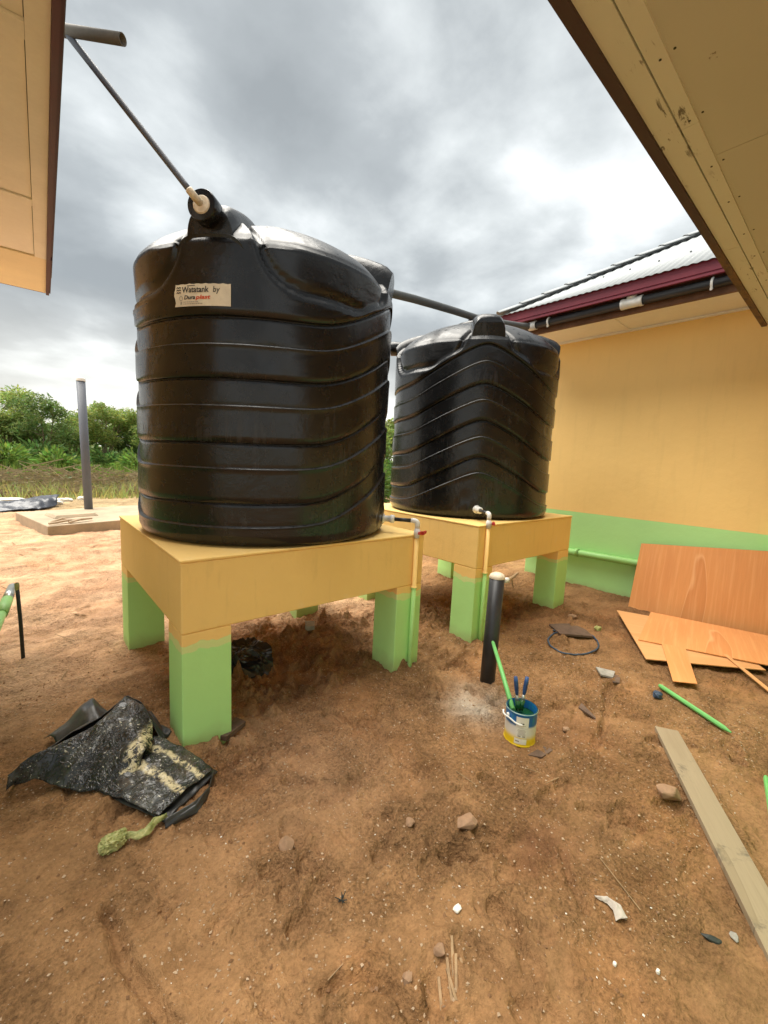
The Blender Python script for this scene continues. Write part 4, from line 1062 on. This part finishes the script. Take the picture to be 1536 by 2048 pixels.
# ------------------------------------------------------------------ hose, scraps, stones
P = []
for i in range(34):
    a = rad(60)+rad(285)*i/33; x = 3.26+.285*math.cos(a); y = -.60+.20*math.sin(a); P.append((x, y, ghm(x, y, .02)+.006+.004*math.sin(a*3)))
P = [Vector((3.34, -.36, gh(3.34, -.36)+.01))]+[Vector(p_) for p_ in P]
one('hose_loop', G().tube(P, .0075, 8), 'hose_blue', 'dark blue thin hose curled in a loop on the soil', 'hose')
def scrap(name, pts, z, t, mat, label, cat):
    z0 = max(gh(x, y) for x, y in pts)+z
    return one(name, G().poly(pts, z0-t, z0), mat, label, cat, bevel=.001)
scrap('board_scrap', [(3.432, -.267), (3.29, -.457), (3.505, -.68), (3.62, -.55), (3.653, -.40), (3.55, -.33)], .012, .02, 'dark_scrap', 'dark brown broken board lying beside the hose loop', 'board')
scrap('tile_chip', [(2.93, -.94), (2.83, -1.02), (2.86, -1.10), (2.98, -1.07)], .006, .015, 'stone_grey', 'flat grey broken tile lying on soil towards the plywood', 'tile')
scrap('board_scrap', [(2.90, -1.03), (2.80, -1.13), (2.83, -1.16), (2.95, -1.12)], .004, .012, 'dark_scrap', 'small brown wood offcut touching the flat grey tile', 'wood scrap')
scrap('bark_piece', [(1.50, -1.155), (1.545, -1.215), (1.65, -1.225), (1.66, -1.175)], .002, .012, 'dark_scrap', 'flat brown board chip lying at the foot of the paint can', 'wood scrap')
scrap('board_scrap', [(2.28, -1.11), (2.19, -1.24), (2.17, -1.25), (2.21, -1.12)], .006, .012, 'dark_scrap', 'dark wood sliver lying between paint can and green stick', 'wood scrap')
scrap('board_scrap', [(.17, .02), (.33, .10), (.36, .03), (.22, -.04)], .012, .03, 'dark_scrap', 'reddish brown brick fragment half buried behind the stand leg', 'brick')
scrap('concrete_chip', [(1.28, .93), (1.36, .90), (1.42, 1.0), (1.35, 1.05)], .03, .04, 'stone_grey', 'pale grey flat concrete chip on churned soil under the stand', 'concrete chip')
crumple('plastic_scrap', (2.838, -1.411, gh(2.838, -1.411)+.015), .035, .03, .022, 'hose_blue', 'small crumpled blue scrap beside the green stick', 'scrap', 14, .45, 8)
crumple('leaf_scrap', (3.736, -.627, gh(3.736, -.627)+.02), .04, .03, .025, 'knot_green', 'small crumpled yellow leaf beside the dark broken board', 'leaf', 22, .5, 7)
import bmesh
def stone(c, r, mat, label, seed, sq=(1, .75, .5)):
    rr = random.Random(seed); bm = bmesh.new()
    for k_ in range(26 if r > .02 else 14):
        d = Vector((rr.gauss(0, 1), rr.gauss(0, 1), rr.gauss(0, 1))).normalized()*rr.uniform(.78, 1.05)
        bm.verts.new((d.x, d.y, d.z))
    bmesh.ops.convex_hull(bm, input=bm.verts)
    for v_ in [v_ for v_ in bm.verts if not v_.link_faces]: bm.verts.remove(v_)
    if r > .02: bmesh.ops.bevel(bm, geom=bm.edges[:]+bm.verts[:], offset=.05, segments=1, affect='EDGES')
    bm.verts.index_update(); V = np.array([v_.co[:] for v_ in bm.verts]); Fc = [tuple(v_.index for v_ in f_.verts) for f_ in bm.faces]; bm.free()
    an = rr.uniform(0, PI); z0 = gh(c[0], c[1])
    V = V*np.array(sq)*r; V = np.array(rot(V.tolist(), an))+np.array([c[0], c[1], z0+r*sq[2]*.35])
    return tag(mesh_obj('stone', V, Fc, mat), label, 'stone', 'stones lying on the yard')
stone((.852, -1.236), .065, 'stone', 'large brown stone lying alone between tarp and plank', 3, (1, .62, .42))
stone((.184, -.817), .042, 'stone', 'small angular brown stone in front of the stand leg', 5, (1, .8, .7))
stone((1.80, -1.757), .062, 'stone', 'rounded reddish clod lying right beside the plank', 8, (1, .9, .6))
stone((.26, -1.467), .020, 'stone', 'small tan pebble lying off the split ends of the splintered wood', 11, (1, .9, .8))
stone((.40, -1.475), .024, 'stone', 'small tan pebble just behind the splintered wood', 12, (1, .8, .7))
stone((.665, -1.06), .028, 'stone', 'small flat pinkish stone near the large brown stone', 15, (1, .8, .5))
stone((3.93, -.28), .05, 'stone', 'brown stone lying in front of the stand leg near the house', 17, (1, .8, .6))
stone((1.93, -1.17), .030, 'stone', 'round brown clod on the dark soil near the paint can', 19, (1, .8, .7))
stone((1.17, -2.05), .03, 'iron_dark', 'dark slim stone lying towards the plank and rag', 23, (1.2, .45, .4))
stone((1.23, -2.10), .02, 'stone_grey', 'tiny pale stone next to the dark slim one', 24)
for i in range(26):                                    # a scatter of pebbles one can still tell apart
    x = r2.uniform(-.5, 2.6); y = r2.uniform(-1.95, -.3)
    if math.hypot(x-cx, y-cy) < .17 or (x < .15 and y > -.5) or (abs((x-.8)*-.915+(y+2.5)*1.585)/1.83 < .1): continue
    stone((x, y), r2.uniform(.005, .010), 'stone', 'tiny brown pebble lying loose on the bare yard soil', 40+i, (1, .85, .7))
for c, r, lab_ in (((.548, -1.429), .017, 'white flake of plaster on bare soil in front of the brown stone'), ((.91, -1.96), .007, 'tiny white chip beside the dark slim stone and rag'), ((.83, -1.86), .007, 'tiny white chip on soil just short of the rag')):
    crumple('plaster_flake', (c[0], c[1], gh(*c)+.004), r, r*.8, .007, 'white_chip', lab_, 'plaster', int(c[0]*100), .4, 6)
ws = thing('wood_splinters', (.40, -1.56, gh(.40, -1.56)), 'small bundle of split pale wood lying on the soil', 'wood splinters')
for k_ in range(6):
    x0, y0 = .31+.016*k_+r2.uniform(-.01, .01), -1.57+r2.uniform(-.02, .03); x1, y1 = x0+r2.uniform(.04, .08), y0+r2.uniform(.05, .09)
    a = Vector((x0, y0, gh(x0, y0)+.001)); b_ = Vector((x1, y1, gh(x1, y1)+.006)); s_ = Vector((.007, -.005, 0))
    G().sheet([a, b_, b_+s_, a+s_], .006).out('splinter', 'twig', ws)
tw = thing('twig_tuft', (.24, -1.14, gh(.24, -1.14)), 'dark tuft of burnt twigs on the soil before the stand', 'twigs')
for k_ in range(16):
    a = r2.uniform(0, 2*PI); l = r2.uniform(.008, .026); z0 = gh(.24, -1.14)
    G().tube([(.24, -1.14, z0+.006), (.24+l*math.cos(a), -1.14+l*math.sin(a), z0+r2.uniform(.005, .02))], .0016, 5).out('twig', 'iron_dark', tw)

# gravel and flecks too many to count
def scatter_bits(name, n, mat, smin, smax, area, seed, label, cat=None, bias=None):
    rg_ = np.random.default_rng(seed); V = []; Fc = []
    ico = np.array([(1, 0, 0), (-1, 0, 0), (0, 1, 0), (0, -1, 0), (0, 0, 1), (0, 0, -1)], float)
    tri = [(4, 0, 2), (4, 2, 1), (4, 1, 3), (4, 3, 0), (5, 2, 0), (5, 1, 2), (5, 3, 1), (5, 0, 3)]
    for i in range(n):
        x = rg_.uniform(area[0], area[1]); y = rg_.uniform(area[2], area[3])
        s_ = smin+(smax-smin)*rg_.random()**3
        a = rg_.uniform(0, 6.28); P = ico*rg_.uniform(.6, 1.2, (6, 1))*s_*np.array([1, rg_.uniform(.5, .9), rg_.uniform(.4, .7)])
        c, q = math.cos(a), math.sin(a); X = P[:, 0]*c-P[:, 1]*q; Y = P[:, 0]*q+P[:, 1]*c
        b_ = len(V); z0 = gh(x, y); V += [(x+X[k_], y+Y[k_], z0+s_*.2+P[k_, 2]) for k_ in range(6)]; Fc += [(b_+i0, b_+i1, b_+i2) for i0, i1, i2 in tri]
    o = mesh_obj(name, V, Fc, mat); return tag(o, label, cat, None, 'stuff')
scatter_bits('gravel', 13000, 'grit', .002, .0085, (-.8, 3.2, -2.0, 1.2), 2, 'fine brown grit strewn over the yard soil', 'gravel')
scatter_bits('soil_crumbs', 9000, 'crumb', .002, .011, (-.8, 4.5, -2.0, 1.6), 4, 'dark crumbs of soil strewn over the yard', 'soil crumbs')
scatter_bits('plaster_crumbs', 420, 'white_chip', .0018, .006, (-.5, 3.0, -2.0, .2), 3, 'tiny white plaster crumbs strewn over the yard soil', 'plaster crumbs')

# ------------------------------------------------------------------ left yard: stake, rail, slab, vent
sx, sy = -.645, 1.775
sk2 = thing('stake', (sx, sy, gh(sx, sy)), 'thin dark hollow stake with green paint on its top, stuck in the soil', 'stake')
smooth_sides(G().tube([(sx, sy, -.2), (sx-.004, sy+.01, .30), (sx-.012, sy+.02, .585)], .0125, 12).out('shaft', 'iron_dark', sk2))
smooth_sides(G().lathe((sx-.0115, sy+.019, .535), [(.0132, 0), (.0145, .02), (.0145, .052), (.011, .054)], 12, (0, 0, 1), False).out('painted_top', 'knot_green', sk2))
rl = thing('rail_pipe', (-.72, 2.2, 0), 'grey pipe sleeved in green, propped beside the thin dark stake', 'pipe')
a = Vector((-.688, 2.03, .50)); b_ = Vector((-.775, .95, .46))
smooth_sides(G().tube([a, a+(b_-a)*.30], .031, 18).out('pipe', 'grey_pipe', rl)); rl.children[0].data.materials[0] = MATS['tin']
smooth_sides(G().tube([a+(b_-a)*.28, a+(b_-a)*.55], .034, 18).out('sleeve', 'green_pipe_paint', rl))
smooth_sides(G().tube([a+(b_-a)*.53, b_, (-.80, .70, .2), (-.80, .66, -.1)], .028, 18).out('tail', 'green_pipe_paint', rl))

# septic slab with cover and vent
ux, uy = Vector((.96, .28, 0)), Vector((-.20, .98, 0)); s0 = Vector((-.33, 7.12, 0)); sz = .20
def slabp(u, v, z): p_ = s0+ux*u+uy*v; return (p_.x, p_.y, z)
sl = thing('concrete_slab', slabp(1.3, 1.2, 0), 'low concrete septic slab half buried in orange soil', 'slab')
def slabbox(u0, v0, u1, v1, z0, z1, sh=0):
    V = [slabp(u0, v0, z0), slabp(u1, v0, z0), slabp(u1, v1, z0), slabp(u0, v1, z0), slabp(u0+sh, v0+sh, z1), slabp(u1-sh, v0+sh, z1), slabp(u1-sh, v1-sh, z1), slabp(u0+sh, v1-sh, z1)]
    q = G(); q.add(V, [(0, 3, 2, 1), (4, 5, 6, 7), (0, 1, 5, 4), (1, 2, 6, 5), (2, 3, 7, 6), (3, 0, 4, 7)]); return q
slabbox(0, 0, 3.4, 2.3, -.2, sz, .01).out('slab', 'concrete', sl, bevel=.015)
slabbox(.32, .85, 1.1, 1.55, sz+.001, sz+.06, .05).out('cover', 'concrete', sl, bevel=.01)
vx, vy = .504, 9.511
vp = thing('vent_pipe', (vx, vy, 0), 'tall slate grey vent pipe with white cap behind the concrete slab', 'pipe')
smooth_sides(G().tube([(vx, vy, -.2), (vx-.055, vy+.02, 3.08)], .085, 24).out('pipe', 'slate_pipe', vp))
smooth_sides(G().lathe((vx-.055, vy+.02, 3.06), [(.090, .03), (.090, .08), (.08, .10), (.001, .105)], 24, (0, 0, 1), False).out('cap', 'white_pvc', vp))
ps = thing('wood_scrap', slabp(.3, .12, sz), 'curled pale wood strips left on the edge of the concrete slab', 'wood scrap')
for k_, (u0, v0, u1, v1) in enumerate(((.05, .10, .62, .20), (.35, .08, .78, .26), (.12, .25, .45, .22))):
    a, b_ = Vector(slabp(u0, v0, sz+.03)), Vector(slabp(u1, v1, sz+.045)); G().tube([a, (a+b_)/2+Vector((0, 0, .02+.03*(k_ == 2))), b_], [.02, .026, .02], 6).out('strip', 'slipper', ps)
bs = thing('plastic_sheet', (-.3, 11.6, gh(-.3, 11.6)), 'crumpled black plastic sheet lying on the ground behind the slab', 'sheet')
cloth('sheet', [(-1.4, 11.7, .12), (-.8, 12.1, .16), (-.3, 12.3, .26), (.1, 12.3, .28)], [(-1.5, 10.9, .03), (-.9, 10.9, .04), (-.35, 11.1, .05), (0, 11.6, .05)], 'sheet_black', bs, .08, .09, 51, 40, 20, .004, 2.5)
for i, (x, y, w, d_) in enumerate(((-1.25, 12.6, .30, .12), (-1.0, 13.4, .38, .10), (-.55, 12.9, .16, .06), (.25, 13.2, .20, .10), (.75, 13.6, .16, .12), (.05, 12.4, .14, .09), (-1.5, 14.2, .3, .1))):
    crumple('paper_litter', (x, y, gh(x, y)+.04), w, w*.6, d_*.6, 'white_chip', 'pale crumpled litter on the ground before the cut brush', 'litter', 70+i, .5, 8)['group'] = 'litter behind the slab'

# ------------------------------------------------------------------ vegetation
def leaf_mesh(name, C_, size, cols, up_bias, mat, parent, seed, elong=1.8):
    """many small two-triangle leaves; C_ centres, cols per-leaf colours"""
    rg_ = np.random.default_rng(seed); n = len(C_)
    a = rg_.normal(size=(n, 3)); a[:, 2] *= .6; a /= np.linalg.norm(a, axis=1)[:, None]
    b_ = rg_.normal(size=(n, 3)); b_ -= (b_*a).sum(1)[:, None]*a; b_ /= np.linalg.norm(b_, axis=1)[:, None]
    s_ = (size*rg_.uniform(.6, 1.3, n))[:, None]; a = a*s_*elong*.5; b_ = b_*s_*.5
    V = np.stack([C_-a, C_-b_*.8, C_+a, C_+b_*.8], 1).reshape(-1, 3)
    Fq = np.arange(4*n).reshape(n, 4)
    me = bpy.data.meshes.new(name); me.vertices.add(4*n); me.vertices.foreach_set('co', V.ravel()); me.loops.add(4*n); me.loops.foreach_set('vertex_index', Fq.ravel())
    me.polygons.add(n); me.polygons.foreach_set('loop_start', np.arange(0, 4*n, 4)); me.polygons.foreach_set('loop_total', np.full(n, 4)); me.update(calc_edges=True)
    ca = me.color_attributes.new('tint', 'FLOAT_COLOR', 'POINT'); c4 = np.ones((4*n, 4)); c4[:, :3] = np.repeat(cols, 4, 0); ca.data.foreach_set('color', c4.ravel())
    me.materials.append(MATS[mat]); o = bpy.data.objects.new(name, me); COL.objects.link(o)
    if parent: o.parent = parent; ORG[o.name] = ORG[parent.name]
    return o
def tints(n, base, rg_, var=.35):
    k_ = rg_.uniform(1-var, 1+var, (n, 1)); w = rg_.uniform(-.15, .15, (n, 1)); c = np.array(base)*k_; c[:, :1] *= 1+w*2; return np.clip(c, 0, 1)
def make_tree(x, y, h, spread, base, seed, label, group, ntr=4, leaves=3600, size=.13):
    rg_ = np.random.default_rng(seed); rr = random.Random(seed); z0 = gh(x, y)
    t = thing('tree', (x, y, z0), label, 'tree', group)
    tr = G(); cl = []
    for k_ in range(ntr):
        a = 2*PI*k_/ntr+rr.uniform(-.5, .5); l = spread*rr.uniform(.2, .55); hh_ = h*rr.uniform(.45, .88)
        P = [(rr.uniform(-.15, .15), rr.uniform(-.15, .15), -.1), (l*.3*math.cos(a), l*.3*math.sin(a), hh_*.4), (l*.7*math.cos(a), l*.7*math.sin(a), hh_*.75), (l*math.cos(a), l*math.sin(a), hh_)]
        tr.tube(P, [.05, .042, .03, .012], 7)
        cl.append((P[3], spread*rr.uniform(.30, .5)))
        for q in range(4):
            t0 = rr.uniform(.35, .9); p0 = Vector(P[1]).lerp(Vector(P[3]), t0); a2 = a+rr.uniform(-1.4, 1.4); l2 = spread*rr.uniform(.25, .55)
            p1 = p0+Vector((l2*math.cos(a2), l2*math.sin(a2), h*rr.uniform(.04, .22))); tr.tube([p0, p0.lerp(p1, .5)+Vector((0, 0, .08)), p1], [.022, .015, .006], 5)
            cl.append((tuple(p1), spread*rr.uniform(.20, .38)))
    mesh_obj('trunk', tr.V, tr.F, 'bark', t, local=True, smooth=True)
    C_ = []; cols = []
    w = np.array([r_**2 for _, r_ in cl]); w /= w.sum()
    for (c, r_), wi in zip(cl, w):
        n = int(leaves*wi); d = rg_.normal(size=(n, 3)); d /= np.linalg.norm(d, axis=1)[:, None]
        d *= (rg_.random((n, 1))**.45)*r_*np.array([1, 1, .62]); p_ = d+np.array(c)
        p_[:, 2] -= .25*np.clip(np.hypot(d[:, 0], d[:, 1])-r_*.5, 0, 9)        # drooping sprays
        C_.append(p_); cols.append(tints(n, np.array(base)*rr.uniform(.75, 1.25), rg_))
    C_ = np.concatenate(C_); cols = np.concatenate(cols); k_ = C_[:, 2] > h*.10
    leaf_mesh('crown', C_[k_], size, cols[k_], 0, 'foliage', t, seed, 2.6)
    return t
TG = 'trees at the edge of the bush'
spots = [(-3.4, 28, 5.0), (-1.3, 29, 5.4), (.3, 27.5, 5.0), (1.6, 30, 5.2), (3.0, 27, 4.7), (4.4, 29, 4.9), (5.8, 26, 4.5), (7.4, 28, 4.7), (9.5, 27, 4.9)]
pal = ((.22, .29, .07), (.27, .34, .085), (.16, .235, .065))
kinds = ('mid green feathery tree growing in the bush', 'bright green feathery tree growing in the bush', 'dark green tree rising out of the bush')
for i, (x, y, h) in enumerate(spots):
    k_ = i % 3; make_tree(x, y, h*(.70+.32*((i*37) % 10)/10), 2.0, pal[k_], 100+i, kinds[k_], TG, 6, 9000, .075)
for i, (x, y, h) in enumerate(((14.5, 17, 4.2), (18, 20, 5.2), (22, 22, 5.6), (27, 26, 6.0), (15.5, 21.5, 4.8))):
    make_tree(x, y, h, 2.1, pal[i % 3], 140+i, 'bushy green tree standing beyond the gap between the tanks', 'trees beyond the tanks', 5, 7000, .10)
def bush(x, y, r, h, base, seed, label, group, n=1500, size=.12):
    rg_ = np.random.default_rng(seed); z0 = gh(x, y); t = thing('bush', (x, y, z0), label, 'bush', group)
    st = G(); rr = random.Random(seed)
    for k_ in range(7):
        a = rr.uniform(0, 2*PI); st.tube([(0, 0, -.05), (r*.4*math.cos(a), r*.4*math.sin(a), h*.5), (r*.7*math.cos(a), r*.7*math.sin(a), h*.85)], [.018, .012, .005], 5)
    mesh_obj('stem', st.V, st.F, 'bark', t, local=True)
    d = rg_.normal(size=(n, 3)); d /= np.linalg.norm(d, axis=1)[:, None]; d *= rg_.random((n, 1))**.4
    lump = 1+.45*np.sin(d[:, :1]*5+seed)*np.cos(d[:, 1:2]*4+seed*2)
    C_ = d*lump*np.array([r, r, h*.55]); C_[:, 2] = np.abs(C_[:, 2]+h*.45)
    leaf_mesh('leaves', C_, size, tints(n, base, rg_), 0, 'foliage', t, seed, 2.2)
for i in range(16):
    x = -4.6+i*.85+r2.uniform(-.3, .3); y = r2.uniform(22, 26); k_ = i % 2
    bush(x, y, r2.uniform(.8, 1.3), r2.uniform(1.2, 2.0), ((.15, .24, .045), (.10, .18, .045))[k_], 200+i, ('light green leafy bush below the feathery trees', 'dark green leafy bush below the feathery trees')[k_], 'bushes below the trees', 1500, .13)
for i, (x, y) in enumerate(((9.8, 10.6), (10.8, 12.2), (12.4, 12.4), (12.2, 14.2), (13.8, 14.6))):
    bush(x, y, .9, 1.5+.3*(i % 2), (.085, .165, .03), 240+i, 'leafy green bush seen through the gap between the tanks', 'bushes beyond the tanks', 1400, .10)
# far wood and thicket that read as one mass
rg_ = np.random.default_rng(9); n = 90000
x = rg_.uniform(-25, 75, n); d_ = rg_.uniform(0, 7, n); ctr = 33+.0*x; y = np.where(x < 18, 33+d_, 33+d_-(x-18)*.12)
top = 2.1+1.5*fbm(x*.35, x*0, 66, 3)*2
z = top*rg_.random(n)**1.4
C_ = np.stack([x, y, z], 1); cols = tints(n, (.13, .20, .06), rg_, .5)
o = leaf_mesh('wood', C_, .34, cols, 0, 'foliage', None, 3, 2.0); tag(o, 'dense green bush closing the view beyond the yard', 'bush', None, 'stuff')
# grass belt
def blades(name, n, xr, yr, h0, h1, base, seed, label, width=.02, lean=.5, mat='foliage'):
    rg_ = np.random.default_rng(seed); x = rg_.uniform(*xr, n); y = rg_.uniform(*yr, n)
    k_ = fbm(x*.9, y*.9, seed, 3)+.5; keep = rg_.random(n) < k_*1.3; x, y = x[keep], y[keep]; n = len(x)
    i = np.clip(np.searchsorted(xs, x)-1, 0, nx-2); j = np.clip(np.searchsorted(ys, y)-1, 0, ny-2); z = GZ2[j, i]
    h = rg_.uniform(h0, h1, n); a = rg_.uniform(0, 2*PI, n); l = rg_.uniform(0, lean, n)*h; b_ = rg_.uniform(0, 2*PI, n)
    w = width*rg_.uniform(.6, 1.4, n)
    p0 = np.stack([x-w*np.cos(b_), y-w*np.sin(b_), z-.02], 1); p1 = np.stack([x+w*np.cos(b_), y+w*np.sin(b_), z-.02], 1); p2 = np.stack([x+l*np.cos(a), y+l*np.sin(a), z+h], 1)
    V = np.stack([p0, p1, p2], 1).reshape(-1, 3)
    me = bpy.data.meshes.new(name); me.vertices.add(3*n); me.vertices.foreach_set('co', V.ravel()); me.loops.add(3*n); me.loops.foreach_set('vertex_index', np.arange(3*n)); me.polygons.add(n)
    me.polygons.foreach_set('loop_start', np.arange(0, 3*n, 3)); me.polygons.foreach_set('loop_total', np.full(n, 3)); me.update(calc_edges=True)
    ca = me.color_attributes.new('tint', 'FLOAT_COLOR', 'POINT'); c4 = np.ones((3*n, 4)); c4[:, :3] = np.repeat(tints(n, base, rg_, .4), 3, 0); ca.data.foreach_set('color', c4.ravel())
    me.materials.append(MATS[mat]); o = bpy.data.objects.new(name, me); COL.objects.link(o); return tag(o, label, 'grass', None, 'stuff')
blades('grass', 26000, (-6, 16), (18.5, 30), .35, 1.1, (.22, .31, .06), 21, 'tall bright green grass in front of the bushes', .022, .45)
blades('weeds', 17000, (-6, 10), (13.6, 19.8), .10, .55, (.36, .38, .12), 24, 'yellowish weeds sprouting among the cut brush', .016, .9)
blades('grass', 9000, (7, 30), (11, 26), .3, .9, (.13, .22, .04), 22, 'tall green grass beyond the tanks', .022, .45)
# cut brush heaped along the clearing edge
rg_ = np.random.default_rng(31); V = []; Fc = []
for i in range(5200):
    x = rg_.uniform(-5, 9); y = rg_.uniform(14.6, 19.0); hmax = .95*math.exp(-((y-17.2)/1.2)**2)*(.5+fbm(np.array(x*.8), np.array(y*.5), 44, 2)+.5)
    z = gh(x, y)+rg_.uniform(0, max(.06, hmax)); a = rg_.uniform(0, PI); l = rg_.uniform(.15, .6); t = rg_.uniform(-.5, .5); w = rg_.uniform(.006, .018)
    dx, dy, dz = l*math.cos(a), l*math.sin(a), l*t; b_ = len(V)
    V += [(x-dx, y-dy, max(gh(x, y), z-dz)), (x+dx, y+dy, max(gh(x, y)+.01, z+dz)), (x+dx, y+dy, max(gh(x, y)+.01, z+dz)+w*2), (x-dx, y-dy, max(gh(x, y), z-dz)+w*2), (x, y+w, z)]
    Fc += [(b_, b_+1, b_+2, b_+3), (b_, b_+4, b_+1)]
tag(mesh_obj('cut_brush', V, Fc, 'dry_brush'), 'brown heap of cut brush along the edge of the clearing', 'brush', None, 'stuff')
n = 5200; x = rg_.uniform(-5, 9, n); y = rg_.uniform(15, 19, n); C_ = np.stack([x, y, .05+rg_.random(n)*.65*np.exp(-((y-17.3)/1.1)**2)], 1)
o = leaf_mesh('wilted_leaves', C_, .10, tints(n, (.24, .22, .09), rg_, .45), 0, 'foliage', None, 8, 2.0); tag(o, 'wilted olive leaves among the cut brush', 'leaves', None, 'stuff')
# loose litter twigs on the orange soil
r3 = random.Random(77); q = G()
for i in range(230):
    x = r3.uniform(-1.2, 3.5); y = r3.uniform(1.9, 12.5) if i % 9 else r3.uniform(-1.9, 1.5)
    if y > 6.8 and y < 10.2 and x > -.8: continue
    a = r3.uniform(0, PI); l = r3.uniform(.02, .10)*(1+.12*max(y, 0)); z0 = gh(x, y)+.006; w = .003+.0012*max(y, 0)
    q.sheet([(x-l*math.cos(a), y-l*math.sin(a), z0), (x+l*math.cos(a), y+l*math.sin(a), z0+.01), (x+l*math.cos(a)-w*math.sin(a), y+l*math.sin(a)+w*math.cos(a), z0+.01), (x-l*math.cos(a)-w*math.sin(a), y-l*math.sin(a)+w*math.cos(a), z0)], .003)
q.UV = [(0, 0)]*len(q.V)
tag(q.out('twig_litter', 'twig'), 'dry twigs and straw strewn over the soil', 'twigs', None, 'stuff')
